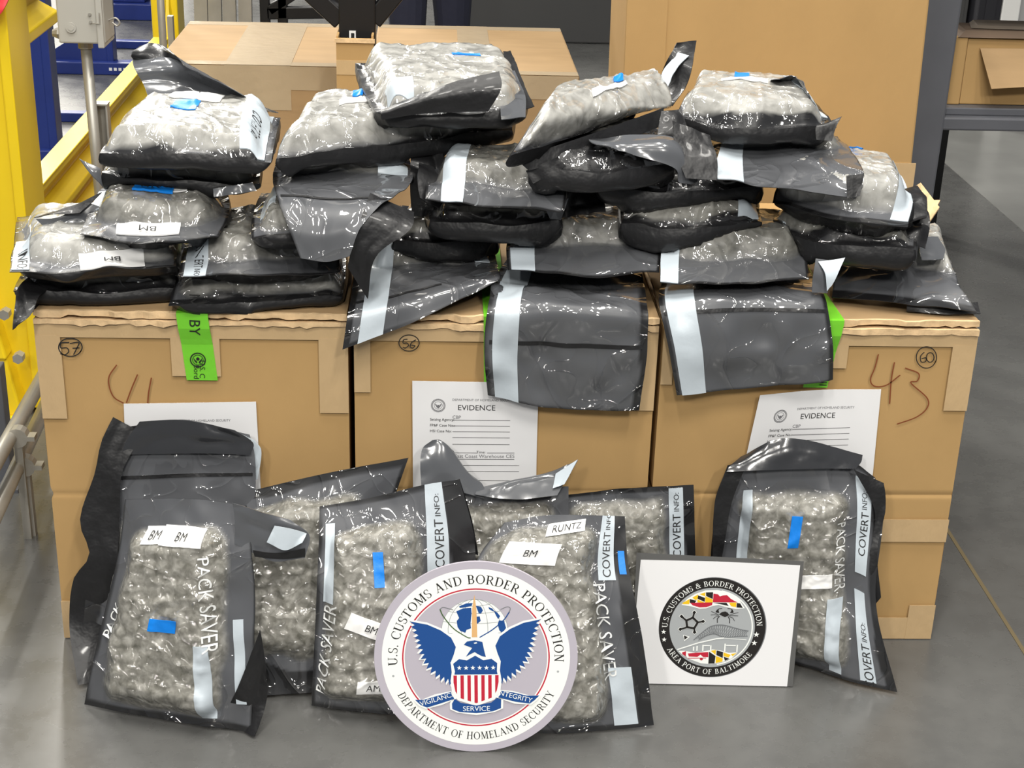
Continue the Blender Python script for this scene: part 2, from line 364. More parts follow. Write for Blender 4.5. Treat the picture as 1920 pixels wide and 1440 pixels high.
def carton(label, x0, x1, seed, D=.58, H=.645, y0=0.):
    t = thing('carton', label, 'box', ((x0+x1)/2, y0+D/2, 0), 'cardboard cartons in the front row')
    nx, nz = 40, 150; V = []; F = []
    def wall(fn):
        n = len(V)
        for j in range(nz+1):
            for i in range(nx+1): V.append(fn(i/nx, j/nz))
        for j in range(nz):
            for i in range(nx):
                a = n+j*(nx+1)+i; F.append((a, a+1, a+nx+2, a+nx+1))
    sg = random.Random(seed).uniform(.3, 1)
    cz = random.Random(seed+1).uniform(.47, .50)
    def bow(a, b):
        n1 = float(vnoise(np.array([a*3.]), np.array([seed*1.]), 5)[0]); n2 = float(vnoise(np.array([a*5.]), np.array([b*6.]), seed)[0])
        e = (b-cz-.006*(n1-.5))/.006
        return .004*math.sin(math.pi*a)*math.sin(math.pi*b)*sg+.0022*(n2-.5)-(.0012+.0022*n1)*math.exp(-e*e)
    h = H-.021
    wall(lambda a, b: (x0+(x1-x0)*a+.004*math.exp(-((b-cz)/.012)**2)*max(0, 1-a*8), y0+.005-bow(a, b), h*b))
    wall(lambda a, b: (x1-.0, y0+.005+(D-.005)*a, h*b))
    wall(lambda a, b: (x1+(x0-x1)*a, y0+D, h*b))
    wall(lambda a, b: (x0+.004*math.exp(-((b-cz)/.012)**2), y0+D+(.005-D)*a, h*b))
    n = len(V); V += [(x0, y0+.004, h), (x1, y0+.004, h), (x1, y0+D, h), (x0, y0+D, h), (x0, y0+.004, 0), (x1, y0+.004, 0), (x1, y0+D, 0), (x0, y0+D, 0)]
    F += [(n, n+1, n+2, n+3), (n+7, n+6, n+5, n+4)]
    mesh_obj('body', V, F, MT['card'], t, tuple(t.location), True)
    edge_flat_all(t.children[-1])
    for k, (z0, z1, am, nm) in enumerate(((H-.020, H-.0155, .004, 'inner_flap'), (H-.0065, H-.001, .006, 'top_flap'))):
        e = ragged(x0+.001, x1-.001, y0-.003+k*.003, am, 46, seed*3+k)
        poly = e+[(x1-.001, y0+D), (x0+.001, y0+D)]
        MB().prism(poly, lambda a, b_, z=z0: (a, b_, z), lambda a, b_, z=z1: (a, b_, z)).build(nm, MT['card_pale' if k else 'torn'], t)
        rr = random.Random(seed*7+k); dz = 0; v = []; f = []
        for a, b_ in e:
            if rr.random() < .4: dz = rr.uniform(-.0045, .0005)
            v += [(a, b_-.0022, z0-.0022+dz), (a, b_-.0022, z1+.0006), (a, b_+.004, z1+.0006), (a, b_+.004, z0-.001)]
        for i in range(len(e)-1):
            for j in range(4): f.append((i*4+j, i*4+(j+1) % 4, i*4+4+(j+1) % 4, i*4+4+j))
        MB().add(v, [q[::-1] for q in f]).build('torn_edge', MT['torn'], t)
    return t
C1, C2, C3 = (-.793, -.266), (-.256, .267), (.276, .826)
Z = lambda px, py: float(PY(px, py, 0)[2])
X = lambda px, py: float(PY(px, py, 0)[0])
c57 = carton('left cardboard carton with the circled number 57 and green tape over its edge', *C1, 3)
c56 = carton('middle cardboard carton with the circled number 56, between the cartons numbered 57 and 60', *C2, 5)
c60 = carton('right cardboard carton with the circled number 60 and large handwritten number 43', *C3, 9)
for c, (a, b_), k in ((c57, C1, 0), (c56, C2, 1), (c60, C3, 2)):
    front_sheet('edge_tape', 'tape', c, a, b_, Z(300, 634), .622)
    front_sheet('corner_tape', 'tape', c, a, a+(.042, .028, .02)[k], (.445, .50, .52)[k], .60, .0011)
    front_sheet('corner_tape', 'tape', c, b_-(.05, .045, .042)[k], b_, (.46, .47, .475)[k], .60, .0011)
    front_sheet('bottom_tape', 'tape', c, a, b_, .002, .048)
    front_sheet('bottom_corner_tape', 'tape', c, b_-.05, b_, .002, .075, .0011)
    front_sheet('bottom_corner_tape', 'tape', c, a, a+.045, .002, .08, .0011)
front_sheet('center_tape', 'tape', c57, X(320, 650), X(412, 650), Z(360, 705), .60, .0013)
front_sheet('side_tape', 'tape', c60, X(1645, 990), C3[1], Z(1700, 1016), Z(1700, 974), .0006)
front_sheet('center_tape', 'tape', c60, X(1480, 700), X(1585, 700), Z(1540, 690), .60, .0013)
def tape_y(z): return -.0022-.0085*min(1, max(0, (z-.588)/.030))
def green(c, px0, px1, pyb, sl, texts, top=True):
    x0, x1 = X(px0, 620), X(px1, 620); z0 = Z((px0+px1)/2, pyb)
    rows = [(z, tape_y(z)) for z in (z0, z0+(.588-z0)*.5, .586, .597, .608, .618, .630, .640, .6465)]
    if top: rows += [(.6475, -.004), (.6475, .05), (.6475, .45)]
    v = []; n = len(rows)
    for z, y in rows:
        k = sl*min(1, max(0, (.640-z)/(.640-z0))); v += [(x0+k, y, z), (x1+k, y, z)]
    f = [(2*i, 2*i+1, 2*i+3, 2*i+2) for i in range(n-1)]
    g = MB().add(v, f).build('green_tape', MT['green'], c); g['label'] = 'green tape piece'
    g.modifiers.new('thickness', 'SOLIDIFY').thickness = .0004
    for s_, px, py, size, ang in texts:
        V, F = text_mesh(s_); p = PY(px, py, tape_y(Z(px, py))); a = math.radians(ang); v = []
        for q in V:
            z = p[2]+(q[0]*math.sin(a)+q[1]*math.cos(a))*size; v.append((p[0]+(q[0]*math.cos(a)-q[1]*math.sin(a))*size, tape_y(z)-.0010, z))
        if v: mesh_obj('printed_text', v, list(F), MT['ink'], c, tuple(c.location))
    return g
g1 = green(c57, 334, 393, 712, .010, [('NU BY', 364, 590, .026, -93), ('U.S. C', 379, 692, .013, -93), ('Bord', 368, 697, .013, -93)])
def ring_mesh(cx, cz, r0, r1, y, n=32):
    v = [(cx+r*math.cos(2*math.pi*k/n), y, cz+r*math.sin(2*math.pi*k/n)) for r in (r0, r1) for k in range(n)]
    return v, [(k, (k+1) % n, n+(k+1) % n, n+k) for k in range(n)]
EY = -.0034; p = PY(371, 675, EY); mb = MB(); mb.add(*ring_mesh(p[0], p[2], .0115, .0135, EY)); mb.add(*ring_mesh(p[0], p[2], .0085, .0095, EY))
for sx in (-1, 1):
    mb.add([(p[0]+sx*.001, EY, p[2]-.004), (p[0]+sx*.0075, EY, p[2]+.004), (p[0]+sx*.006, EY, p[2]-.002), (p[0]+sx*.002, EY, p[2]-.0065)], [(0, 1, 2, 3)])
mb.add(*ring_mesh(p[0], p[2]+.002, .0, .003, EY, 12))
mb.build('printed_emblem', MT['ink'], c57)
green(c60, 1532, 1578, 726, -.014, [('IMI', 1545, 712, .019, 90)])
gm = green(c56, 906, 950, 735, .004, [])
circ = lambda cx, cy, rx, ry, a0=20, a1=395: [(cx+rx*math.cos(math.radians(a)), cy+ry*math.sin(math.radians(a))) for a in np.linspace(a0, a1, 14)]
scribble(c57, [circ(132, 651, 22, 17), [(130, 642), (115, 643), (114, 652), (125, 652), (129, 659), (122, 665), (113, 663)], [(131, 644), (148, 642), (143, 655), (138, 665)], [(136, 653), (149, 652)]], .0019, 'ink')
scribble(c56, [circ(767, 643, 19, 15), [(764, 636), (757, 637), (756, 643), (763, 643), (766, 648), (760, 652), (755, 651)], [(780, 637), (772, 642), (769, 650), (774, 652), (778, 648), (771, 647)]], .0017, 'ink')
scribble(c60, [circ(1737, 670, 19, 20), [(1733, 660), (1726, 668), (1727, 678), (1735, 678), (1736, 671), (1728, 672)], circ(1744, 670, 7, 9, 200, 570)], .0017, 'ink')
scribble(c57, [[(219, 684), (205, 705), (205, 725), (214, 745), (232, 756)], [(258, 702), (247, 728), (237, 755)], [(284, 708), (279, 735), (277, 756)]], .0023)
scribble(c60, [[(1647, 664), (1640, 690), (1632, 712), (1640, 724), (1662, 722), (1688, 703)], [(1677, 679), (1671, 712), (1668, 757)], [(1697, 690), (1722, 700), (1720, 714), (1708, 718), (1738, 746), (1738, 765), (1718, 782), (1682, 795)]], .0023)
# ---------------------------------------------------------------- evidence sheets
def on_sheet(sh, a, b_, off):
    u, v = np.clip(np.asarray(a)/sh.Lu, 0, 1), np.clip(np.asarray(b_)/sh.Lv, 0, 1); P, N = sh.frame(u, v); return P+N*off
def sheet_text(par, sh, s_, a, b_, size, loc, m='ink', left=False, off=.0012, sx=1.):
    V, F = text_mesh(s_)
    if not len(V): return
    v = V*size; v = v*np.array([sx, 1])
    if left: v = v-np.array([v[:, 0].min(), 0])
    return mesh_obj('printed_text', on_sheet(sh, a+v[:, 0], b_+v[:, 1], off), list(F), MT[m], par, loc)
def sheet_quads(par, sh, quads, loc, name, m='ink', off=.0012):
    v = []; f = []
    for q in quads:
        n = len(v); v += list(q); f.append(tuple(range(n, n+len(q))))
    v = np.array(v); return mesh_obj(name, on_sheet(sh, v[:, 0], v[:, 1], off), f, MT[m], par, loc)
MT['ink_grey'] = mat('grey_print', (.16, .16, .17), .6)
def evidence(label, rows):
    sh = Sheet(rows); c = sh.G.reshape(-1, 3).mean(0); loc = (float(c[0]), float(c[1]), float(sh.G[..., 2].min()))
    t = thing('evidence_sheet', label, 'paper', loc, 'evidence sheets taped to the cartons')
    loft('sheet', sh, MT['paper'], t, loc, 24, 24, .0006, .0006, 3)
    H = sh.Lv; W = sh.Lu; T = lambda s_, a, b_, z, **k: sheet_text(t, sh, s_, a*W, H-b_, z*1.45, loc, **k)
    T('DEPARTMENT OF HOMELAND SECURITY', .565, .034, .0041, m='ink_grey'); sheet_text(t, sh, 'EVIDENCE', .51*W, H-.049, .0145, loc)
    T('Seizing Agency:', .14, .072, .0048, left=True); T('CBP', .32, .067, .0058, left=True, m='ink_grey'); T('FP&F Case No.:', .14, .083, .0048, left=True); T('HSI Case No:', .14, .094, .0048, left=True)
    T('Time:', .55, .134, .0048); T('East Coast Warehouse CES', .34, .142, .0065, left=True, m='ink_grey')
    ln = lambda a0, a1, y: [(a0*W, H-y-.0004), (a1*W, H-y-.0004), (a1*W, H-y+.0004), (a0*W, H-y+.0004)]
    sheet_quads(t, sh, [ln(.32, .78, y) for y in (.0725, .0835, .0945, .106, .119)]+[ln(.30, .52, .1355), ln(.60, .82, .1355), ln(.32, .82, .148), ln(.32, .86, .16), ln(.32, .86, .172), ln(.14, .86, .19), ln(.14, .86, .205)], loc, 'form_line')
    cx, cy = .205*W, H-.045; q = []
    for r0, r1 in ((.0115, .0125), (.0098, .0108), (.0068, .0074)):
        for k in range(28):
            a, b_ = 2*math.pi*k/28, 2*math.pi*(k+1)/28
            q.append([(cx+r0*math.cos(a), cy+r0*math.sin(a)), (cx+r1*math.cos(a), cy+r1*math.sin(a)), (cx+r1*math.cos(b_), cy+r1*math.sin(b_)), (cx+r0*math.cos(b_), cy+r0*math.sin(b_))])
    for s_ in (-1, 1): q.append([(cx+s_*.0008, cy-.004), (cx+s_*.003, cy-.003), (cx+s_*.0062, cy+.003), (cx+s_*.003, cy+.0015)][::s_])
    q.append([(cx-.0018, cy+.001), (cx-.0018, cy-.004), (cx, cy-.006), (cx+.0018, cy-.004), (cx+.0018, cy+.001)])
    sheet_quads(t, sh, q, loc, 'printed_emblem', 'ink_grey')
    return t
evidence('white evidence sheet on carton 57, mostly covered by a black bag top', [('y', -.003, [(242, 1048), (367, 1048), (494, 1046)]), ('y', -.0035, [(237, 900), (362, 900), (488, 900)]), ('y', -.003, [(232, 757), (357, 755), (480, 753)])])
evidence('white evidence sheet on carton 56, form lines showing above grey twisted bag ends', [('y', -.003, [(775, 1005), (890, 1008), (1004, 1008)]), ('y', -.0035, [(774, 860), (890, 862), (1006, 862)]), ('y', -.003, [(773, 714), (892, 716), (1010, 717)])])
evidence('white evidence sheet on carton 60 with a curled upper left corner', [('y', -.003, [(1364, 1020), (1490, 1022), (1622, 1024)]), ('y', -.006, [(1394, 878), (1515, 874), (1638, 872)]), ('y', -.003, [(1425, 741, 'y', -.012), (1535, 731), (1652, 730)])])
# ---------------------------------------------------------------- behind the pile
def back_carton(label, x0, x1, y0, y1, H, tx0, tx1):
    t = thing('carton', label, 'box', ((x0+x1)/2, (y0+y1)/2, 0), 'cartons standing behind the pile')
    MB().box(x0, x1, y0, y1, 0, H).build('body', MT['card_pale'], t, None, .006)
    def tp(n, *a): MB().box(*a).build(n, MT['tape_pale'], t)
    tp('top_tape', x0+tx0, x0+tx1, y0+.001, y1-.001, H, H+.0012); tp('top_tape', x0+.003, x1-.003, y1-.06, y1-.001, H, H+.0008); tp('top_tape', x0+.003, x1-.003, y0+.001, y0+.05, H, H+.0008)
    f = front_sheet('front_tape', 'tape_pale', t, x0+tx0, x0+tx1, H-.13, H, .001, y0); front_sheet('edge_tape', 'tape_pale', t, x0+.004, x1-.004, H-.07, H-.002, .0008, y0)
    return t
back_carton('pale carton behind the left half of the pile, broad clear tape across its top', -.93, -.365, 2.03, 2.715, .645, .20, .39)
back_carton('pale carton behind the middle of the pile, beside the black steel post', -.312, .295, 1.97, 2.725, .645, .26, .36)
t = thing('tall_carton', 'tall cardboard carton standing upright behind the right half of the pile', 'box', (.63, 1.15, 0))
mb = MB(); mb.hexa([(.315, 1.0, 0), (1.005, 1.0, 0), (1.005, 1.32, 0), (.315, 1.32, 0)], [(.296, 1.0, 1.35), (.972, 1.0, 1.35), (.972, 1.32, 1.35), (.296, 1.32, 1.35)]); mb.build('body', MT['card'], t, None, .005)
MB().hexa([(.317, .9965, .02), (.409, .9965, .02), (.409, 1.0, .02), (.317, 1.0, .02)], [(.297, .9965, 1.345), (.386, .9965, 1.345), (.386, 1.0, 1.345), (.297, 1.0, 1.345)]).build('side_flap', MT['card'], t)
MB().box(.935, .998, .998, 1.0, .50, .66).build('corner_tape', MT['tape'], t)
t = thing('carton', 'small carton with torn open flaps behind the right end of the pile', 'box', (.7, .75, 0), 'cartons standing behind the pile')
MB().box(.46, .905, .62, .86, 0, .60).build('body', MT['card'], t, None, .004)
for nm, q in (('torn_flap', [(.60, .62, .60), (.905, .62, .60), (.965, .70, .655), (.62, .70, .648)]), ('torn_flap', [(.905, .62, .60), (.905, .86, .60), (.95, .80, .665), (.955, .67, .648)])):
    n = Vector((0, 0, .004)); MB().hexa(q, [tuple(Vector(p)+n) for p in q]).build(nm, MT['torn'], t)
# black post in a cardboard sleeve
PX0, PX1 = float(PY(635, 40, 1.86)[0]), float(PY(704, 40, 1.86)[0]); pc = (PX0+PX1)/2
t = thing('steel_post', 'black steel post with two braces, rising from a cardboard sleeve between the pale cartons', 'post', (pc, 1.86, 0))
MB().box(PX0, PX1, 1.86, 1.93, 0, 1.25).build('post', MT['blacksteel'], t, None, .004)
for sg, e in ((-1, (585, 0)), (1, (775, -35))):
    a = PY(640 if sg < 0 else 700, 38, 1.89); b_ = PY(*((590, -8) if sg < 0 else (760, -35)), 1.89); d = Vector(b_)-Vector(a)
    MB().bar(tuple(a), tuple(Vector(a)+d*3.2), .05, .05).build('brace', MT['blacksteel'], t, None, .004)
q = PY(661, 66, 1.858); MB().box(q[0]-.009, q[0]+.009, 1.857, 1.86, q[2]-.012, q[2]+.012).build('sticker', MT['label'], t)
MB().box(q[0]-.004, q[0]+.005, 1.8564, 1.857, q[2]-.008, q[2]+.006).build('sticker_print', MT['ink'], t)
zt = float(PY(665, 72, 1.80)[2]); sx0, sx1 = float(PY(630, 75, 1.80)[0]), float(PY(700, 75, 1.80)[0])
t = thing('cardboard_sleeve', 'upright cardboard sleeve wrapped round the foot of the black steel post', 'cardboard', ((sx0+sx1)/2, 1.86, 0))
mb = MB()
for a in ((sx0, sx1, 1.80, 1.806, 0, zt), (sx0, sx1, 1.945, 1.951, 0, zt+.01), (sx0, sx0+.006, 1.806, 1.945, 0, zt+.004), (sx1-.006, sx1, 1.806, 1.945, 0, zt+.006)): mb.box(*a)
mb.build('walls', MT['card'], t); MB().box(sx0-.004, sx1+.004, 1.796, 1.80, zt-.012, zt-.001).build('folded_rim', MT['torn'], t); MB().box(sx0, sx1, 1.799, 1.80, zt-.10, zt-.06).build('tape', MT['tape'], t)
# person
def person():
    t = thing('person', 'person in dark navy trousers standing behind the pale cartons', 'person', (-.15, 3.2, 0))
    me = bpy.data.meshes.new('body'); J = [((-.15, 3.2, .98), .15, .11), ((-.15, 3.21, 1.2), .15, .11), ((-.15, 3.22, 1.42), .16, .11), ((-.15, 3.2, 1.54), .055, .055), ((-.15, 3.17, 1.63), .075, .09), ((-.15, 3.18, 1.74), .07, .085),
        ((-.23, 3.2, .9), .10, .10), ((-.222, 3.17, .52), .068, .068), ((-.225, 3.2, .10), .05, .05), ((-.225, 3.08, .035), .04, .035),
        ((-.07, 3.22, .9), .10, .10), ((-.06, 3.22, .52), .066, .066), ((-.06, 3.26, .10), .05, .05), ((-.06, 3.14, .035), .04, .035),
        ((-.33, 3.22, 1.40), .055, .055), ((-.37, 3.24, 1.14), .042, .042), ((-.28, 3.04, 1.06), .03, .03), ((-.21, 3.0, 1.06), .03, .018),
        ((.03, 3.22, 1.40), .055, .055), ((.07, 3.24, 1.14), .042, .042), ((-.02, 3.04, 1.04), .03, .03), ((-.09, 3.0, 1.04), .03, .018)]
    E_ = [(0, 1), (1, 2), (2, 3), (3, 4), (4, 5), (0, 6), (6, 7), (7, 8), (8, 9), (0, 10), (10, 11), (11, 12), (12, 13), (2, 14), (14, 15), (15, 16), (16, 17), (2, 18), (18, 19), (19, 20), (20, 21)]
    me.from_pydata([tuple(np.array(j[0])-np.array(t.location)) for j in J], E_, []); o = bpy.data.objects.new('body', me); COL.objects.link(o); o.parent = t
    o.modifiers.new('skin', 'SKIN'); o.modifiers.new('sub', 'SUBSURF').levels = 2; o.modifiers['sub'].render_levels = 2
    for v, j in zip(me.skin_vertices[0].data, J): v.radius = (j[1], j[2])
    me.skin_vertices[0].data[0].use_root = True
    me.materials.append(MT['navy'])
    return t
person()
# dark frame and grey rack legs far behind
t = thing('floor_stand', 'low black steel stand on the floor behind the left pale carton', 'stand', tuple(PZ(560, 12, 0)*np.array([1, 1, 0])))
y = 4.0; L_ = lambda px, py, yy=y: tuple(PY(px, py, yy))
MB().bar(L_(500, 24), L_(640, 22), .04, .05).build('rail', MT['blacksteel'], t, None, .005)
for px in (497, 530, 632): a = L_(px, 20); MB().bar((a[0], a[1], 0), (a[0], a[1], a[2]+.3), .04, .04).build('leg', MT['blacksteel'], t, None, .004)
MB().bar(L_(505, 20), L_(580, -30), .04, .04).build('brace', MT['blacksteel'], t, None, .004)
t = thing('grey_rack', 'grey steel rack legs on the dark floor behind the left pale carton', 'rack', tuple(PY(400, 20, 3.6)*np.array([1, 1, 0])))
for px in (372, 398, 425, 455):
    a = PY(px, 20, 3.6); MB().bar((a[0], 3.6, 0), (a[0]+.02, 3.6, 1.0), .03, .05).build('leg', MT['galv'], t)
t = thing('dark_counter', 'long black counter base standing on the dark floor behind the middle of the pile', 'counter', (.35, 5.9, 0))
MB().box(-.1, .95, 5.9, 6.5, .0, 1.0).build('body', MT['charcoal'], t, None, .01); MB().box(-.12, .97, 5.87, 6.52, 1.0, 1.05).build('top', MT['blacksteel'], t)
# ---------------------------------------------------------------- right: bench with carton on its shelf
yb = 1.42
t = thing('workbench', 'dark grey steel workbench with a lower shelf beside the tall carton', 'bench', (1.6, yb+.3, 0))
a0, a1 = PY(1744, 0, yb), PY(1803, 0, yb); b0, b1 = PY(1714, 335, yb), PY(1762, 250, yb)
lx0, lx1 = float(b0[0])-.012, float(b1[0])+.004
def leg(x0, x1, y0, y1): MB().hexa([(x0+.004, y0, 0), (x1-.004, y0, 0), (x1-.004, y1, 0), (x0+.004, y1, 0)], [(x0-.02, y0, 1.0), (x1+.004, y0, 1.0), (x1+.004, y1, 1.0), (x0-.02, y1, 1.0)]).build('leg', MT['bench'], t, None, .006)
leg(lx0, lx1+.004, yb, yb+.07); leg(2.75, 2.83, yb, yb+.07); leg(lx0, lx1, yb+.75, yb+.82); leg(2.75, 2.83, yb+.75, yb+.82)
zs1, zs0 = float(PY(1850, 203, yb+.03)[2]), float(PY(1850, 247, yb)[2])
MB().box(lx1-.01, 2.77, yb+.005, yb+.06, zs0, zs1-.02).build('shelf_beam', MT['bench'], t, None, .005); MB().box(lx1-.02, 2.8, yb+.03, yb+.80, zs1-.02, zs1).build('shelf', MT['bench'], t, None, .003)
MB().box(lx0, 2.85, yb, yb+.82, 1.0, 1.05).build('worktop', MT['bench'], t, None, .004)
p = PY(1825, 262, yb+.75); MB().box(p[0]-.04, p[0]+.04, yb+1.1, yb+1.18, 0, .5).build('back_leg', MT['blacksteel'], t)
t = thing('open_carton', 'cardboard carton with a hanging open flap on the bench shelf', 'box', (1.6, yb+.3, zs1), None)
yc = yb+.07; c0 = PY(1785, 140, yc); zt = float(PY(1850, 72, yc)[2]); x0 = float(c0[0])
MB().box(x0+.03, x0+.75, yc, yc+.13, zs1+.0005, zt).build('body', MT['card'], t, None, .003)
MB().box(x0-.005, x0+.028, yc-.006, yc+.12, zs1+.0005, zt+.004).build('side_flap', MT['card'], t, None, .003)
f = [PY(1837, 90, yc-.004), PY(2000, 92, yc-.004), PY(2000, 158, yc-.06), PY(1858, 166, yc-.06)]
n = Vector((0, -.004, 0)); MB().hexa([tuple(q) for q in f], [tuple(Vector(q)+n) for q in f]).build('open_flap', MT['card_pale'], t)
t = thing('folded_cardboard', 'brown flattened cardboard lying on the carton on the bench shelf', 'cardboard', (1.6, yb+.3, zt+.002))
z1 = float(PY(1860, 52, yc+.1)[2])
mb = MB(); mb.hexa([(x0+.0, yc-.01, zt+.003), (x0+.72, yc-.02, zt+.004), (x0+.74, yc+.12, zt+.003), (x0+.01, yc+.11, zt+.003)], [(x0+.02, yc+.0, zt+.02), (x0+.72, yc-.01, zt+.022), (x0+.74, yc+.12, zt+.02), (x0+.03, yc+.11, zt+.02)])
mb.build('sheet', mat('dark_cardboard', (.16, .11, .075), .8, var=.15), t)
mb = MB(); mb.hexa([(x0+.04, yc+.02, zt+.022), (x0+.3, yc+.0, zt+.022), (x0+.34, yc+.10, zt+.022), (x0+.06, yc+.10, zt+.022)], [(x0+.06, yc+.03, zt+.028), (x0+.3, yc+.01, zt+.03), (x0+.34, yc+.10, zt+.03), (x0+.07, yc+.10, zt+.03)]); mb.build('sheet', mat('grey_brown_cardboard', (.20, .165, .13), .8, var=.15), t)
t = thing('cabinet', 'white cabinet edge far behind the bench', 'cabinet', (2.4, 4.3, 0)); a, b_ = PY(1878, 25, 4.2), PY(1912, 25, 4.2)
MB().box(a[0], b_[0], 4.2, 4.8, 0, 1.6).build('side_panel', MT['white'], t, None, .005); MB().box(b_[0], b_[0]+.5, 4.22, 4.8, .0, 1.6).build('body', mat('light_grey_panel', (.33, .33, .33), .5), t)
t = thing('cabinet', 'black cabinet left of the white cabinet edge behind the bench', 'cabinet', (2.2, 4.3, 0)); a2 = PY(1833, 25, 4.2)
MB().box(a2[0], a[0]-.004, 4.2, 4.8, 0, 1.6).build('body', mat('black_panel', (.008, .008, .012), .6), t, None, .004); MB().box(a2[0]+.03, a[0]-.03, 4.195, 4.2, .05, 1.55).build('door', mat('black_door', (.010, .010, .014), .6), t)
t = thing('cabinet', 'grey cabinet between the bench leg and the black cabinet', 'cabinet', (1.9, 4.4, 0)); a3 = PY(1790, 25, 4.3)
MB().box(a3[0], a2[0]-.01, 4.3, 4.8, 0, 1.6).build('body', MT['charcoal'], t, None, .004); MB().box(a3[0]+.02, a2[0]-.03, 4.295, 4.3, .05, 1.55).build('door', MT['charcoal'], t)
# ---------------------------------------------------------------- left: yellow guard rail, conduit, blue rack frames
t = thing('guard_post', 'yellow steel guard post with a bolted base plate at the left edge', 'post', (-1.22, 1.1, 0), 'yellow guard posts')
q0, q1 = PY(47, 400, 1.0), PY(20, 60, 1.0); xr = float(q0[0])
MB().box(xr-.22, xr, 1.0, 1.16, .02, 1.35).build('column', MT['yellow'], t, None, .006)
MB().box(xr-.02, xr+.004, .99, 1.17, .02, 1.35).build('edge_flange', MT['yellow'], t, None, .003)
bx = float(PZ(62, 770, 0)[0]); MB().box(bx-.34, bx, .92, 1.28, 0, .022).build('base_plate', MT['yellow'], t, None, .003)
for z0, z1, xo, yo in ((.02, .27, -.005, .94), (.16, .40, -.03, .95)):
    MB().hexa([(bx-.30, yo, z0), (bx+xo, yo, z0), (bx+xo, 1.2, z0), (bx-.30, 1.2, z0)], [(bx-.30, yo+.03, z1), (bx+xo-.05, yo+.03, z1), (bx+xo-.05, 1.2, z1), (bx-.30, 1.2, z1)]).build('gusset', MT['yellow'], t, None, .006)
for px, py in ((8, 590), (34, 672)):
    a = PY(px, py, .93); MB().tube([(a[0], .925, a[2]), (a[0], .95, a[2])], .013, 6).build('bolt', MT['galv'], t)
def rail(label, x, y0, y1, z0, z1, w=.07):
    t = thing('guard_rail', label, 'guard rail', (x, y0, 0), 'yellow guard rails'); h = z1-z0
    prof = [(0, z0), (.02, z0+.02*h), (.02, z0+.12*h), (-.03, z0+.22*h), (-.03, z0+.38*h), (.02, z0+.48*h), (.02, z0+.56*h), (-.03, z0+.66*h), (-.03, z0+.84*h), (.02, z0+.92*h), (.02, z1), (-.035, z1), (-.045, z0)]
    MB().prism(prof, lambda a, b_: (x+a, y0, b_), lambda a, b_: (x+a, y1, b_)).build('beam', MT['yellow'], t, None, .004)
    MB().box(x-.036, x+.024, y0, y1, z1, z1+.005).build('top_edge', MT['yellow'], t, None, .002)
    return t
r0, r1 = PZ(60, 390, .42), PZ(300, 55, .42); rx = float(r0[0]+r1[0])/2
rail('lower yellow guard rail running back from the bolted guard post', rx, 1.175, 3.59, .16, .42)
rail('upper yellow guard rail end at the top left, beside the grey switch box', -1.117, 1.175, 1.64, .824, 1.10)
t = thing('guard_post', 'far yellow guard post at the end of the lower guard rail', 'post', (rx, 3.75, 0), 'yellow guard posts')
a, b_ = PY(283, 20, 3.7), PY(334, 40, 3.7)
MB().box(a[0], b_[0], 3.7, 3.86, .02, 1.4).build('column', MT['yellow'], t, None, .006); MB().box(a[0]-.1, b_[0]+.05, 3.6, 3.95, 0, .02).build('base_plate', MT['yellow'], t)
ga = PY(300, 60, 3.69); MB().hexa([(ga[0], 3.6, .2), (b_[0], 3.6, .2), (b_[0], 3.7, .2), (ga[0], 3.7, .2)], [(ga[0]+.03, 3.68, float(PY(310, 15, 3.7)[2])), (b_[0]-.03, 3.68, float(PY(310, 15, 3.7)[2])), (b_[0]-.03, 3.7, .6), (ga[0]+.03, 3.7, .6)]).build('gusset', MT['yellow'], t)
# conduit and switch box
yk = 1.12
a, b_ = PY(160, 80, yk), PY(186, 312, yk); cxm = float(b_[0])
t = thing('conduit', 'thin galvanised conduit pipe rising to the grey switch box beside the yellow rail', 'pipe', (cxm, yk, 0))
MB().tube([(cxm, yk, 0), (cxm-.004, yk, .55), (float(a[0]), yk, float(a[2])+.01)], .0125, 16).build('pipe', MT['galv'], t, None, 0, 2, True)
MB().tube([(float(a[0]), yk, float(a[2])-.012), (float(a[0]), yk, float(a[2])+.002)], .017, 12).build('coupling', MT['galv'], t)
s0, s1 = PY(176, 196, yk+.03), PY(204, 320, yk+.03)
t = thing('strut_channel', 'short galvanised strut channel standing beside the conduit, in front of the yellow rail', 'channel', (float(s0[0])+.01, yk+.03, 0)); zt = float(s0[2]); xs = float(s0[0])
mb = MB(); mb.box(xs, xs+.032, yk+.045, yk+.05, 0, zt); mb.box(xs, xs+.004, yk+.02, yk+.045, 0, zt); mb.box(xs+.028, xs+.032, yk+.02, yk+.045, 0, zt); mb.build('channel', MT['galv'], t)
MB().box(xs-.001, xs+.033, yk+.018, yk+.051, zt, zt+.004).build('cap', MT['galv'], t)
bxl, bxr = PY(107, 40, yk-.05), PY(185, 40, yk-.05); zb = float(PY(150, 82, yk-.05)[2])
t = thing('switch_box', 'grey electrical switch box on top of the conduit at the upper left', 'electrical box', (float(bxl[0])+.05, yk, zb))
x0, x1 = float(bxl[0]), float(bxr[0])
MB().box(x0, x1+.012, yk-.05, yk+.06, zb, zb+.30).build('enclosure', MT['grey_box'], t, None, .004)
MB().box(x1-.004, x1+.010, yk-.058, yk+.062, zb-.008, zb+.30).build('cover_lip', MT['grey_box'], t, None, .002)
kx, kz = [float(v) for v in (PY(133, 52, yk-.052)[0], PY(133, 52, yk-.052)[2])]
for r_ in (.0115, .0065): 
    mb = MB(); n = 24
    mb.tube([(kx, yk-.0515, kz), (kx, yk-.0535 if r_ > .01 else yk-.0545, kz)], r_, n); mb.build('knockout', MT['grey_box'], t)
mb = MB(); 
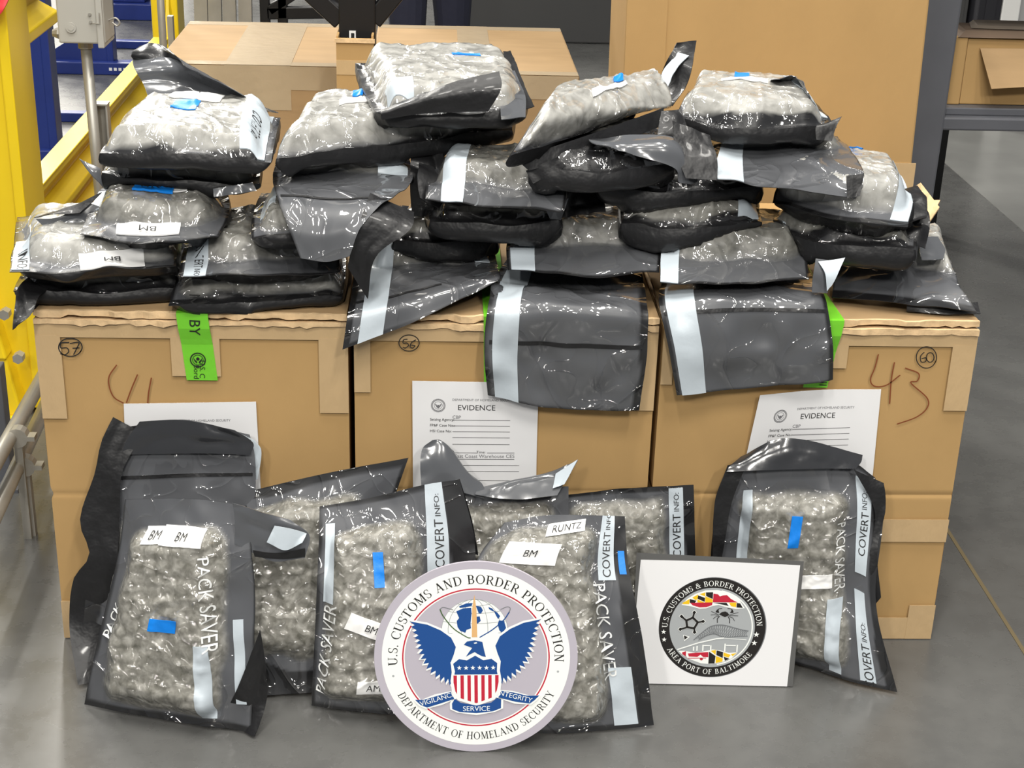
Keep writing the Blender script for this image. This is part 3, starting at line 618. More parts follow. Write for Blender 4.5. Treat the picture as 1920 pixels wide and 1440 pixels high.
for px, py in ((168, 27), (170, 41)): p = PY(px, py, yk-.052); MB().tube([(p[0], yk-.049, p[2]), (p[0], yk-.0545, p[2])], .0035, 8).build('screw', MT['galv'], t)
h0 = PY(177, 30, yk-.056); MB().tube([(h0[0]-.006, yk-.055, h0[2]-.016), (h0[0]+.012, yk-.062, h0[2]-.016), (h0[0]+.012, yk-.062, h0[2]+.008)], .0012, 6).build('hasp_wire', MT['galv'], t)
h1 = PY(222, 30, yk); MB().tube(smooth2([(x1+.012, yk, zb+.045), (x1+.028, yk, zb+.05), (x1+.036, yk, zb+.04), (x1+.030, yk, zb+.033), (x1+.02, yk, zb+.04)]).tolist(), .0022, 8).build('wire_loop', MT['galv'], t)
g = PY(100, 62, yk); MB().tube([(x0-.024, yk, float(g[2])), (x0-.012, yk, float(g[2])), (x0, yk, float(g[2]))], [.008, .013, .010], 8).build('conduit_fitting', MT['galv'], t)
a, b_ = PY(300, 0, 2.75), PY(309, 85, 2.75)
t = thing('conduit', 'second thin galvanised conduit pipe beside the left corner of the left pale carton', 'pipe', (float(b_[0]), 2.75, 0))
MB().tube([(float(b_[0])+.0, 2.75, 0), (float(b_[0])-.005, 2.75, float(b_[2])), (float(a[0]), 2.75, 1.3)], .0125, 14).build('pipe', MT['galv'], t, None, 0, 2, True)
MB().box(float(b_[0])+.012, float(b_[0])+.03, 2.75, 2.78, 0, float(PY(316, 30, 2.76)[2])).build('strut', MT['galv'], t)
# pipes along the floor on the left
for k, (py0, py1, z, lb) in enumerate(((722, 872, .23, 'upper of the two grey pipes running along the floor left of carton 57'), (760, 935, .16, 'lower of the two grey pipes running along the floor left of carton 57'))):
    a = PZ(72+14*k, py0, z); b_ = PZ(14*k, py1-20, z); d = (a-b_)/np.linalg.norm(a-b_)
    t = thing('floor_pipe', lb, 'pipe', (float(a[0]), float(a[1]), 0), 'grey pipes at lower left')
    MB().tube([tuple(b_-d*.25), tuple(a+d*.10)], .0155, 16).build('pipe', MT['galv'], t, None, 0, 2, True)
    m_ = PZ(34+14*k, (818, 872)[k], z)
    MB().tube([tuple(np.array(m_)-d*.012), tuple(np.array(m_)+d*.012)], .021, 14).build('clamp', MT['galv'], t); MB().box(m_[0]+.012, m_[0]+.035, m_[1]-.012, m_[1]+.012, m_[2]-.006, m_[2]+.004).build('clamp_bolt', MT['galv'], t)
    MB().box(m_[0]-.008, m_[0]+.008, m_[1]-.008, m_[1]+.008, 0, m_[2]-.015).build('support', MT['galv'], t)
t = thing('dark_upright', 'thin dark steel upright in front of the bolted guard post base', 'post', tuple(PY(2, 800, .62)*np.array([1, 1, 0]))); a = PY(0, 760, .62)
MB().box(a[0]-.05, float(PY(7, 760, .62)[0]), .62, .66, 0, float(PY(3, 690, .62)[2])).build('upright', MT['bench'], t, None, .003); MB().box(a[0]-.09, a[0]+.03, .58, .70, 0, .008).build('foot_plate', MT['bench'], t)
# blue frames
def frame(label, px, py, wpx, y, yaw_y, h, plate=True):
    a = PZ(px, py, 0); s_ = np.linalg.norm(a-CAM)/FPX; w_ = wpx*s_; x, yy = float(a[0]), float(a[1])
    t = thing('rack_frame', label, 'rack frame', (x, yy, 0), 'blue rack frames')
    MB().box(x-w_/2, x+w_/2, yy, yy+.07, .0, h).build('upright', MT['blue_paint'], t, None, .005); MB().box(x+w_/2-.02, x+w_/2+.012, yy-.004, yy+.09, .0, h).build('upright_edge', MT['blue_paint'], t, None, .004)
    MB().box(x-w_*.6, x+w_*2.2, yy-.03, yy+.05, .0, .045).build('base_beam', MT['blue_paint'], t, None, .005); MB().box(x-w_*.6, x+w_*2.2, yy+.60, yy+.65, .0, .04).build('base_beam', MT['blue_paint'], t, None, .005)
    return t, x, yy, w_
frame('nearest blue steel rack frame upright, right behind the left yellow guard post', 72, 300, 62, 0, 0, 1.4)
t, x, yy, w_ = frame('second blue rack frame with a triangular gusset, seen under the grey switch box', 188, 138, 42, 0, 0, 1.2)
MB().prism([(x-.30, .05), (x-.06, .05), (x-.06, .20)], lambda a, b_: (a, yy+.01, b_), lambda a, b_: (a, yy+.04, b_)).build('gusset', MT['blue_paint'], t)
MB().box(x-.62, x+.5, yy-.035, yy+.045, .0, .06).build('base_beam', MT['blue_paint'], t, None, .006)
mb = MB(); [mb.box(x+.05+k*.022, x+.064+k*.022, yy-.0362, yy-.035, .022, .036) for k in range(5)]; mb.build('stencil_mark', MT['white_ink'], t)
a, b_ = PZ(216, 38, 0), PZ(285, 40, 0)
t = thing('rack_frame', 'farthest blue rack frame at the top, right of the grey switch box', 'rack frame', (float(a[0]), float(a[1]), 0), 'blue rack frames')
MB().box(a[0]-.03, b_[0]+.02, a[1], a[1]+.3, 0, .09).build('base_beam', MT['blue_paint'], t, None, .006); MB().box(a[0]-.03, a[0]+.16, a[1]+.05, a[1]+.25, .09, 1.4).build('upright', MT['blue_paint'], t, None, .006); MB().box(a[0]+.2, b_[0]+.02, a[1]+.02, a[1]+.25, .09, .7).build('panel', MT['blue_paint'], t, None, .006)
c_ = Vector(PY(3, 8, .95))
t = thing('red_cloth', 'small red cloth hanging at the top left corner over the guard post', 'cloth', tuple(c_))
sh = Sheet([('y', .96, [(-40, 60), (2, 26)]), ('y', .96, [(-40, 20), (14, 8)]), ('y', .965, [(-40, -30), (22, -20)])]); loft('cloth', sh, MT['red'], t, tuple(c_), 16, 16, .006, .02, 4)
# ---------------------------------------------------------------- vacuum bags
def settle(P):
    """keep film above the floor, on the carton tops and in front of the carton fronts"""
    P = P.copy(); x, y, z = P[:, 0], P[:, 1], P[:, 2]
    P[:, 2] = np.where((y > .004) & (y < .58) & (x > -.79) & (x < .825) & (z > .56), np.maximum(z, .6475), np.maximum(z, .0015))
    P[:, 1] = np.where((P[:, 2] < .645) & (y > -.006) & (y < .2) & (x > -.80) & (x < .835), -.006, y)
    return P
HX, HY, HC = -1.0, -.12, .006
HM = np.full((340, 180), .6465)
def hcell(P):
    return np.clip(((P[:, 0]-HX)/HC).astype(int), 0, 339), np.clip(((P[:, 1]-HY)/HC).astype(int), 0, 179)
def hmap(P):
    i, j = hcell(P); return HM[i, j]
def rest(P, gap, sag=None):
    """lay film on whatever of the pile is already there"""
    P = P.copy(); H = hmap(P); on = (P[:, 1] > .012) & (P[:, 2] > .58) & (H > .6)
    lo = H+gap
    if sag is not None:
        g = P[:, 2]-lo; near = on & (g > 0)
        P[:, 2] = np.where(near, P[:, 2]-g*sag*np.clip((.022-g)/.012, 0, 1), P[:, 2])
    P[:, 2] = np.where(on & (P[:, 2] < lo), np.minimum(lo, P[:, 2]+.035), P[:, 2]); return P
def blur_map(M):
    A = M.copy()
    for _ in range(3):
        for ax in (0, 1): A = sum(np.roll(A, k, ax) for k in (-2, -1, 0, 1, 2))/5
    return A
def smooth_map(M):
    A = M.copy()
    for ax in (0, 1):
        A = np.maximum(A, (np.roll(A, 1, ax)+np.roll(A, -1, ax))/2)
    return A
class Bag:
    n = 0; stack = False
    def __init__(s, label, group, rows, content, tu=.032, td=.024, rim=(.02, .02, .02, .02), wave=.006, lump=.0028, res=96, fm='film'):
        if Bag.stack:
            lump = .0013
            if fm == 'film': fm = 'film_veil'
        Bag.n += 1; s.seed = Bag.n*17
        s.sh = Sheet(rows); s.c, s.tu, s.td, s.wave, s.lump, s.rim = content, tu, td, wave, lump, rim
        nu = int(res*(1.0 if s.sh.Lu >= s.sh.Lv else s.sh.Lu/s.sh.Lv)); nv = int(res*(1.0 if s.sh.Lv >= s.sh.Lu else s.sh.Lv/s.sh.Lu))
        nu, nv = max(nu, 50), max(nv, 50)
        u, v = uvgrid(nu, nv)
        s.done = False; s.H0 = blur_map(HM); s.hm_next = HM.copy()
        A = s.surf(u, v)
        ub, vb = uvgrid(nu*2//3, nv*2//3); B = s.surf(ub, vb, top=False)
        s.loc = (float(B[:, 0].mean()), float(B[:, 1].mean()), float(B[:, 2].min()))
        s.root = thing('vacuum_bag', label, 'bag', s.loc, group)
        d = s.depth(u, v); f = np.clip((d+.004)/.012, 0, 1); f = f*f*(3-2*f)
        r = np.zeros_like(u)
        l_, r_, b_, t_ = rim
        for q, e in ((u, l_), (1-u, r_), (v, b_), (1-v, t_)):
            if e > 0: r = np.maximum(r, np.clip((e*(.7+.6*vnoise(u*s.sh.Lu*16, v*s.sh.Lv*16, s.seed+6))-q)/.008+.5, 0, 1))
        s.film = mesh_obj('pouch', A, grid_faces(nu, nv), MT[fm], s.root, s.loc, True, dict(fill=f, rim=r))
        if Bag.stack:
            k = (A[:, 1] > .0) & (A[:, 2] > .6); i_, j_ = hcell(A[k]); np.maximum.at(s.hm_next, (i_, j_), A[k][:, 2])
            HM[:] = smooth_map(np.maximum(HM, s.hm_next))
        s.done = True
        mu, mv = nu*2//3, nv*2//3; BF = grid_faces(mu, mv, True).tolist()
        if Bag.stack:   # the backing wraps up round the sides to the seam
            ring = list(range(mu))+[k*mu+mu-1 for k in range(1, mv)]+list(range(mu*mv-2, mu*mv-mu-1, -1))+[k*mu for k in range(mv-2, 0, -1)]
            ru, rv = ub[ring], vb[ring]; C = s.surf(ru, rv); D = B[ring]; hgt = np.linalg.norm(C-D, axis=1)
            O = s.sh.at(ru, rv)-s.sh.at(ru*.9+.05, rv*.9+.05); O /= np.linalg.norm(O, axis=1)[:, None]+1e-9
            rows = [C]
            for f_, g_ in ((.25, .10), (.55, .17), (.85, .11)): rows.append(s.lay(settle(C*(1-f_)+D*f_+O*(np.minimum(hgt, .04)*g_)[:, None]), .001))
            base = len(B); n = len(ring); B = np.concatenate([B]+rows)
            ids = [[base+r_*n+k for k in range(n)] for r_ in range(4)]+[ring]
            for r_ in range(4):
                for k in range(n): BF.append((ids[r_][k], ids[r_+1][k], ids[r_+1][(k+1) % n], ids[r_][(k+1) % n]))
        mesh_obj('backing_sheet', B, BF, MT['black'], s.root, s.loc, True)
    def depth(s, u, v):
        x, y = u*s.sh.Lu, v*s.sh.Lv; u0, u1, v0, v1 = s.c
        j = (vnoise(x*22, y*22, s.seed+3)-.5)*.016
        dx = np.minimum(x-u0*s.sh.Lu, u1*s.sh.Lu-x)+j; dy = np.minimum(y-v0*s.sh.Lv, v1*s.sh.Lv-y)+j; r = .03
        return np.where((dx < r) & (dy < r), r-np.hypot(np.minimum(dx-r, 0), np.minimum(dy-r, 0)), np.minimum(dx, dy))
    def surf(s, u, v, off=0., top=True, lump=1.):
        P, N = s.sh.frame(u, v); x, y = u*s.sh.Lu, v*s.sh.Lv; sd = s.seed
        d = s.depth(u, v)
        W = s.wave*((vnoise(x*13, y*13, sd)-.5)*1.5+(vnoise(x*31, y*31, sd+1)-.5)*.7)
        if top:
            t = np.clip(d/.034, 0, 1); T = (1-(1-t)**2.2)
            bl = (1-cells(x*52, y*52, sd))*1.4+(vnoise(x*24, y*24, sd+7)-.5)*1.1
            cr = np.abs(vnoise(x*38, y*38, sd+9)-.5)*2
            h = T*s.tu*(.90+.2*vnoise(x*9, y*9, sd+2))+s.lump*lump*np.clip(T*1.4, 0, 1)*(bl-.6-.5*cr)
            if True:
                q = 1. if s.stack else .75
                cn = lambda fx, fy, k: np.clip(1-np.abs(2*vnoise(x*fx+3*vnoise(x*5, y*5, sd+k), y*fy, sd+k)-1)*1.6, 0, 1)**3
                h = h+q*T*(.0042*cn(9, 24, 21)+.003*cn(22, 11, 22)+.002*cn(34, 34, 23))
            tent = np.clip(1+d/.05, 0, 1)*(1-np.clip(d/.01, 0, 1))
            h = h+tent*tent*.006*vnoise(x*26, y*26, sd+4)
            Q = settle(P+N*((W*(1-.6*T)+h+.0006)[:, None])); return (s.lay(Q, .0035) if s.stack else Q)+N*off
        t = np.clip((d+(.026 if s.stack else .010))/(.026 if s.stack else .022), 0, 1); T = (1-(1-t)**2.4)
        h = T*s.td*(.92+.16*vnoise(x*10, y*10, sd+12))
        Q = settle(P+N*((W*(1-.6*T)-h-.0006)[:, None])); return s.lay(Q, .001, T) if s.stack else Q
    def lay(s, Q, gap, sag=None):
        global HM
        keep = HM; HM = s.H0; Q = rest(Q, gap, sag); HM = keep; return Q
    def patch(s, name, m, uc, vc, w, h, ang=0., off=.0016, lump=.6, nu=14, nv=8, thick=.0004, label=None):
        lump = max(lump, .9) if name == 'film_strip' else lump
        nu, nv = max(nu, int(w/.005)), max(nv, int(h/.005))
        a, b = uvgrid(nu, nv, -w/2, w/2, -h/2, h/2); c, q = math.cos(math.radians(ang)), math.sin(math.radians(ang))
        u = np.clip(uc+(a*c-b*q)/s.sh.Lu, 0, 1); v = np.clip(vc+(a*q+b*c)/s.sh.Lv, 0, 1)
        A = s.surf(u, v, off+thick, lump=lump); B = s.surf(u, v, off*.3, lump=lump); n = nu*nv
        ring = list(range(nu))+[k*nu+nu-1 for k in range(1, nv)]+list(range(n-2, n-nu-1, -1))+[k*nu for k in range(nv-2, 0, -1)]
        E = [(ring[k], ring[k]+n, ring[(k+1) % len(ring)]+n, ring[(k+1) % len(ring)]) for k in range(len(ring))]
        F = grid_faces(nu, nv).tolist()+E
        o = edge_flat(mesh_obj(name, np.concatenate([A, B]), F, MT[m], s.root, s.loc, True), len(E))
        if label: o['label'] = label
        return o
    def strip(s, uc, w, v0, v1, label='pale write-on strip', m='strip', off=.0016, n=60):
        L = (v1-v0)*s.sh.Lv
        return s.patch('write_on_strip', m, uc, (v0+v1)/2, w, L, 0, off, 1., 8, n, label=label)
    def text(s, txt, uc, vc, size, ang=0., m='ink', off=.0024, parent=None, lump=.6, sx=1., name='printed_text'):
        V, F = text_mesh(txt)
        if len(V) == 0: return
        c, q = math.cos(math.radians(ang)), math.sin(math.radians(ang)); a, b = V[:, 0]*size*sx, V[:, 1]*size
        u = np.clip(uc+(a*c-b*q)/s.sh.Lu, 0, 1); v = np.clip(vc+(a*q+b*c)/s.sh.Lv, 0, 1)
        return mesh_obj(name, s.surf(u, v, off, lump=lump), list(F), MT[m], parent or s.root, s.loc)
    def info(s, uc, vc, ang=90):
        q = 1 if ang > 0 else -1
        s.text('COVERT', uc, vc-q*.016/s.sh.Lv, .0205, ang); s.text('INFO:', uc, vc+q*.044/s.sh.Lv, .0135, ang)
    def tape(s, uc, vc, w, h, ang=0.):
        return s.patch('blue_tape', 'blue', uc, vc, w, h, ang, .002)
    def sticker(s, txt, uc, vc, w=.085, h=.028, ang=0., size=.017, shift=0., name='paper_label'):
        o = s.patch(name, 'label', uc, vc, w, h, ang, .0028, .8, 26, 14)
        if txt:
            c, q = math.cos(math.radians(ang)), math.sin(math.radians(ang))
            s.text(txt, uc+shift*c/s.sh.Lu, vc+shift*q/s.sh.Lv, size, ang, 'ink', .0080, o, .8)
        return o
    def line(s, vc, u0=.02, u1=.98, h=.006):
        return s.patch('seal_line', 'black', (u0+u1)/2, vc, (u1-u0)*s.sh.Lu, h, 0, .0012, 1., 50, 3)
    def flap(s, rows, m='black', name='loose_flap', label=None, wave=.005, nu=26, nv=26):
        o = loft(name, Sheet(rows), MT[m], s.root, s.loc, nu, nv, .0014, wave, s.seed+rnd.randint(1, 99))
        if label: o['label'] = label
        return o
G1 = 'vacuum bags leaning in the front row'; G2 = 'vacuum bags piled on the cartons'
# ---- front row, leaning on the cartons
b = Bag('tall bag with a black wavy left flange and folded empty top, against carton 57', G1, [
    ('z', .006, [(150, 1255), (300, 1255), (450, 1255)]), ('y', -.085, [(165, 1080), (310, 1080), (462, 1080)]),
    ('y', -.055, [(185, 940), (330, 935), (478, 930)]), ('y', -.035, [(205, 862), (345, 855), (478, 858)]), ('y', -.022, [(240, 800), (345, 788), (468, 815)])],
    (.16, .93, .08, .66), .03, .006, rim=(.09, 0, .02, 0))
b.flap([('z', .008, [(146, 1285), (215, 1270)]), ('y', -.10, [(130, 1170), (222, 1170)]), ('y', -.095, [(138, 1085), (222, 1085)]),
        ('y', -.088, [(168, 1040), (222, 1030)]), ('y', -.075, [(150, 975), (224, 970)]), ('y', -.06, [(178, 885), (228, 890)]),
        ('y', -.045, [(190, 828), (246, 850)]), ('y', -.03, [(212, 782), (268, 812)])], 'black', 'loose_flap', None, .006)
b.flap([('y', -.045, [(228, 852), (345, 850), (470, 852)]), ('y', -.04, [(238, 825), (345, 818), (475, 830)]), ('y', -.034, [(262, 790), (345, 788), (440, 806)])], 'dark', 'folded_top')
b.flap([('y', -.03, [(462, 905), (484, 896)]), ('y', -.028, [(462, 850), (490, 845)]), ('y', -.024, [(455, 815), (478, 826)])], 'strip', 'write_on_strip')
b.line(.80)
b = Bag('bag tilted behind the front ones, black-rimmed top edge slanting up to the right', G1, [
    ('z', .006, [(440, 1308), (560, 1300), (690, 1290)]), ('y', -.125, [(438, 1150), (550, 1150), (670, 1150)]),
    ('y', -.085, [(430, 1020), (570, 1005), (720, 990)]), ('y', -.05, [(438, 928), (600, 890), (766, 858)])],
    (.06, .80, .16, .90), .03, .012, rim=(.02, .03, .12, .045))
b.text('SAVER', .16, .52, .03, 90, 'white_ink', .003)
b = Bag('leftmost front bag, with a blue tape piece and two paper labels at its top', G1, [
    ('z', .006, [(156, 1322), (320, 1350), (470, 1374)]), ('y', -.22, [(190, 1180, 'y', -.19), (330, 1190, 'y', -.225), (478, 1200, 'y', -.26)]),
    ('y', -.20, [(220, 1050, 'y', -.165), (345, 1055, 'y', -.195), (475, 1060, 'y', -.225)]), ('y', -.16, [(237, 935, 'y', -.145), (350, 935, 'y', -.165), (462, 948, 'y', -.185)])],
    (.07, .82, .05, .88), .036, .012, rim=(.015, .01, .03, 0))
b.text('PACK SAVER', .735, .56, .029, 96-180, 'white_ink', .003)
b.text('PACK', .085, .45, .026, 80, 'white_ink', .002)
b.patch('film_strip', 'strip', .735, .21, .022, .13, 4, .002)
b.patch('film_strip', 'strip', .92, .30, .016, .14, 4, .002)
b.sticker('BM', .36, .853, .07, .024, 0, .017, -.012); b.sticker('BM', .53, .85, .086, .028, -2)
b.tape(.47, .46, .046, .022, -3)
b.flap([('z', .004, [(415, 1350), (480, 1381)]), ('y', -.285, [(445, 1290), (500, 1312)]), ('y', -.285, [(488, 1180), (500, 1252)])], 'black', 'loose_flap')
b.flap([('y', -.215, [(440, 1020), (510, 1050), (572, 1045)]), ('y', -.205, [(440, 975), (510, 1000), (580, 1003)]), ('y', -.20, [(436, 942), (490, 958), (545, 975)])], 'grey', 'folded_corner')
b.flap([('y', -.222, [(478, 1042), (525, 1048), (572, 1046)]), ('y', -.222, [(474, 1030), (525, 1037), (572, 1030)])], 'black', 'folded_hem')
b.flap([('y', -.224, [(500, 1015), (535, 1030), (568, 1018)]), ('y', -.216, [(515, 985), (545, 990), (575, 1000)])], 'strip', 'write_on_strip')
b = Bag('bag with two grey twisted ends, standing behind the round seal sign', G1, [
    ('z', .006, [(800, 1250), (930, 1250), (1062, 1250)]), ('y', -.085, [(800, 1100), (930, 1100), (1065, 1100)]), ('y', -.05, [(800, 960), (930, 948), (1066, 940)]),
    ('y', -.04, [(805, 920), (930, 915), (1066, 912)])],
    (.08, .93, .08, .93), .03, .008, rim=(0, 0, .02, 0))
b.flap([('y', -.075, [(790, 912), (845, 918), (908, 935)]), ('y', -.06, [(788, 868), (838, 870), (905, 908)]), ('y', -.045, [(793, 840), (836, 836), (872, 880)]), ('y', -.04, [(810, 825), (825, 826), (850, 845)])], 'grey', 'twisted_end')
b.flap([('y', -.08, [(890, 932), (975, 938), (1045, 930)]), ('y', -.06, [(900, 918), (985, 908), (1062, 900)]), ('y', -.045, [(990, 902), (1045, 880), (1084, 864)])], 'grey', 'twisted_end')
b.flap([('y', -.078, [(1036, 915), (1058, 908)]), ('y', -.058, [(1042, 888), (1084, 862)])], 'strip', 'write_on_strip')
b = Bag('bag half hidden behind the white card, printed strip down its right edge', G1, [
    ('z', .006, [(1052, 1218), (1180, 1218), (1300, 1218)]), ('y', -.055, [(1056, 1080), (1180, 1080), (1304, 1080)]), ('y', -.03, [(1060, 930), (1180, 915), (1300, 908)])],
    (.05, .80, .06, .93), .024, .006, rim=(.02, .075, .02, .02))
b.strip(.86, .026, .3, .99); b.info(.865, .78, 90)
b = Bag('bag with vertical blue tape and a tilted paper label, left of the round seal', G1, [
    ('z', .006, [(585, 1322), (680, 1334), (790, 1343), (860, 1330)]), ('y', -.19, [(592, 1150), (700, 1155), (805, 1150), (885, 1140)]),
    ('y', -.145, [(598, 1020), (700, 1020), (805, 1015), (890, 1015)]), ('y', -.11, [(600, 950), (700, 932), (800, 908), (862, 899)])],
    (.06, .70, .05, .86), .034, .012, rim=(.02, .13, .02, .02))
b.strip(.785, .034, .42, 1.0); b.info(.80, .80, 90)
b.patch('film_strip', 'strip', .075, .70, .016, .14, 0, .002)
b.text('PACK SAVER', .085, .30, .029, 88, 'white_ink', .003)
b.tape(.40, .67, .018, .056, 2)
b.sticker('BM', .36, .42, .086, .028, -20); b.sticker('AMG', .46, .15, .07, .024, 2)
b.flap([('y', -.10, [(838, 1050), (897, 1038)]), ('y', -.095, [(840, 975), (885, 975)]), ('y', -.09, [(840, 903), (862, 897)])], 'black', 'loose_flap')
b = Bag('bag with a lettered label near its domed top, right of the round seal', G1, [
    ('z', .006, [(930, 1368), (1020, 1374), (1110, 1372), (1225, 1358)]), ('y', -.25, [(905, 1200), (990, 1200), (1090, 1200), (1205, 1200)]),
    ('y', -.2, [(892, 1060), (980, 1060), (1080, 1060), (1178, 1060)]), ('y', -.165, [(945, 980), (1025, 966), (1100, 966), (1172, 968)])],
    (.05, .76, .04, .95), .036, .012, rim=(.01, .10, .02, 0))
b.strip(.84, .030, .70, 1.0); b.info(.845, .86, 90)
b.strip(.84, .034, .02, .30, 'white film strip')
b.text('PACK SAVER', .775, .47, .029, -90, 'white_ink', .003)
b.sticker('BM', .32, .83, .088, .036, -3); b.sticker('RUNTZ', .50, .945, .07, .02, 8, .016)
b.tape(.955, .78, .012, .04, 0)
b = Bag('rightmost front bag, tall, with a grey folded top and printed strips along its right', G1, [
    ('z', .006, [(1352, 1222), (1480, 1240), (1600, 1278), (1682, 1298)]), ('y', -.10, [(1332, 1080, 'y', -.05), (1460, 1090, 'y', -.06), (1590, 1100), (1642, 1125, 'y', -.12)]),
    ('y', -.06, [(1345, 940, 'y', -.04), (1470, 930, 'y', -.05), (1590, 935), (1658, 945)]), ('y', -.03, [(1366, 872), (1470, 845), (1590, 862), (1640, 895)])],
    (.15, .78, .05, .86), .032, .008, rim=(.02, .06, .02, .02))
b.strip(.865, .024, .02, .42); b.info(.875, .13, 90)
b.strip(.875, .026, .5, .94); b.info(.88, .72, 88)
b.patch('film_strip', 'strip', .17, .62, .016, .2, 0, .002); b.patch('film_strip', 'strip', .70, .2, .022, .14, -4, .002)
b.text('PACK SAVER', .735, .57, .023, -90, 'white_ink', .003); b.tape(.46, .70, .02, .054, -3); b.sticker('', .60, .46, .06, .026, 0)
b.flap([('y', -.06, [(1362, 885), (1470, 880), (1605, 878)]), ('y', -.05, [(1370, 872), (1470, 850), (1615, 866)]), ('y', -.035, [(1390, 856), (1472, 822), (1617, 854)])], 'dark', 'folded_top')
b.flap([('y', -.07, [(1336, 1060), (1352, 1055)]), ('y', -.055, [(1340, 940), (1372, 940)]), ('y', -.045, [(1364, 872), (1400, 868)])], 'black', 'loose_flap')
b.flap([('y', -.115, [(1640, 1135), (1652, 1120)]), ('y', -.09, [(1630, 1040), (1645, 1030)]), ('y', -.07, [(1640, 960), (1660, 955)]), ('y', -.055, [(1600, 880), (1655, 905)])], 'black', 'loose_flap')
Bag.stack = True
# ---- the pile on the cartons, lowest layer first
R4 = (.02, .02, .02, .02)
def P(label, rows, content=(.07, .93, .07, .93), tu=.03, td=.024, **k):
    return Bag(label, G2, rows, content, tu, td, **k)
b = P('bottom bag at the far left end, black flap hanging over the carton edge', [
    ('z', .671, [(25, 545), (180, 548), (335, 540)]), ('z', .671, [(55, 485), (200, 482), (345, 480)]), ('z', .671, [(75, 435), (210, 432), (350, 430)])], (.03,.97,.03,.95), 0.034, 0.028, rim=(.02,.02,.05,.02))
b.flap([('y', -.05, [(22, 618), (32, 610)]), ('y', -.03, [(28, 572), (58, 590)]), ('y', .0, [(32, 545), (75, 555)]), ('y', .05, [(55, 520), (110, 530)])], 'black', 'hanging_flap')
b = P('bottom bag with a dark front edge lying over the green tape of carton 57', [
    ('z', .664, [(316, 574), (480, 566), (642, 556)]), ('z', .672, [(335, 520), (490, 515), (648, 512)]), ('z', .672, [(350, 465), (490, 462), (648, 460)])], (.05,.97,.06,.95), 0.032, 0.02, rim=(.02,.02,.06,.02))
b = P('bottom bag whose grey end hangs to a point beside the circled number 56', [
    ('y', -.05, [(642, 655), (790, 598, 'y', -.03), (938, 522, 'y', .03)]), ('y', -.04, [(652, 590), (795, 556, 'y', -.01), (938, 514, 'y', .045)]),
    ('z', .678, [(664, 525), (800, 512), (934, 505)]), ('z', .678, [(682, 470), (800, 465), (925, 466)])], (.08, .93, .66, .96), .03, .02, rim=(.035, .01, .012, .02))
b.strip(.17, .042, .0, .86); b.line(.22, .02, .6)
b.patch('film_strip', 'strip', .88, .72, .03, .04, 10, .002)
b = P('bag with a wide empty grey end hanging over the middle carton', [
    ('y', -.035, [(915, 745), (1050, 766), (1198, 768)]), ('y', -.034, [(908, 660), (1055, 668), (1212, 668)]), ('y', -.022, [(914, 580), (1060, 572), (1214, 588)]),
    ('z', .672, [(928, 532), (1070, 524), (1206, 530)]), ('z', .672, [(965, 470), (1080, 468), (1190, 472)])], (.10, .92, .76, .97), .03, .02, rim=(.02, .045, .006, .02), wave=.013)
b.strip(.13, .042, .0, .99); b.line(.235, .03, .97)
b.patch('film_strip', 'strip', .80, .79, .03, .03, 0, .002)
b = P('bag with a wide empty grey end hanging over the right carton', [
    ('y', -.035, [(1268, 738), (1400, 730), (1562, 712)]), ('y', -.032, [(1252, 650), (1400, 650), (1560, 640)]), ('y', -.012, [(1236, 572), (1390, 562), (1550, 568)]),
    ('z', .672, [(1240, 530), (1380, 526), (1528, 532)]), ('z', .672, [(1262, 470), (1380, 470), (1505, 472)])], (.10, .92, .78, .97), .03, .02, rim=(.03, .03, .006, .02), wave=.012)
b.strip(.12, .046, .0, .99); b.line(.29, .02, .98)
b = P('bottom bag at the right end over carton 60, with a twisted pale strip', [
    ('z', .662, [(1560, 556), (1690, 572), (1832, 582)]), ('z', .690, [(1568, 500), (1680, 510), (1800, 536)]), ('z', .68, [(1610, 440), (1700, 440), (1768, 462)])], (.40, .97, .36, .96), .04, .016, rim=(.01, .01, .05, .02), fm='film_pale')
b.flap([('y', -.01, [(1522, 548), (1552, 550)]), ('y', .0, [(1525, 508), (1560, 520)]), ('y', .02, [(1528, 490), (1575, 490)])], 'grey', 'twisted_end')
b.flap([('y', -.013, [(1550, 545), (1556, 540)]), ('y', -.008, [(1546, 515), (1566, 522)]), ('y', .01, [(1534, 492), (1584, 484)])], 'strip', 'write_on_strip')
b.flap([('y', .10, [(1728, 488), (1768, 488)]), ('y', .13, [(1722, 460), (1770, 470)]), ('y', .16, [(1718, 446), (1758, 446)])], 'grey', 'curled_end')
b.flap([('z', .648, [(1700, 582), (1770, 590), (1838, 590)]), ('z', .66, [(1700, 570), (1770, 574), (1832, 568)])], 'black', 'hanging_hem')
b = P('light bag at the far left, upside-down lettered label on its front', [
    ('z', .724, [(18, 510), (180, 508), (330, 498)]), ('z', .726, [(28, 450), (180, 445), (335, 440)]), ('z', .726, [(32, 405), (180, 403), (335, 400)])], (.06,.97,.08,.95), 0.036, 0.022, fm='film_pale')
b.strip(.06, .028, .02, .5); b.text('INFO:', .065, .12, .024, -90)
b.sticker('BM', .60, .055, .11, .030, 184, .023)
b = P('grey bag with printed strip at its left end, second layer over the green tape', [
    ('z', .718, [(335, 520), (480, 520), (638, 508)]), ('z', .726, [(345, 470), (490, 462), (632, 455)]), ('z', .726, [(372, 415), (490, 410), (610, 410)])], (.08,.97,.2,.95), 0.036, 0.024)
b.strip(.10, .036, .0, .55); b.info(.11, .2, -90)
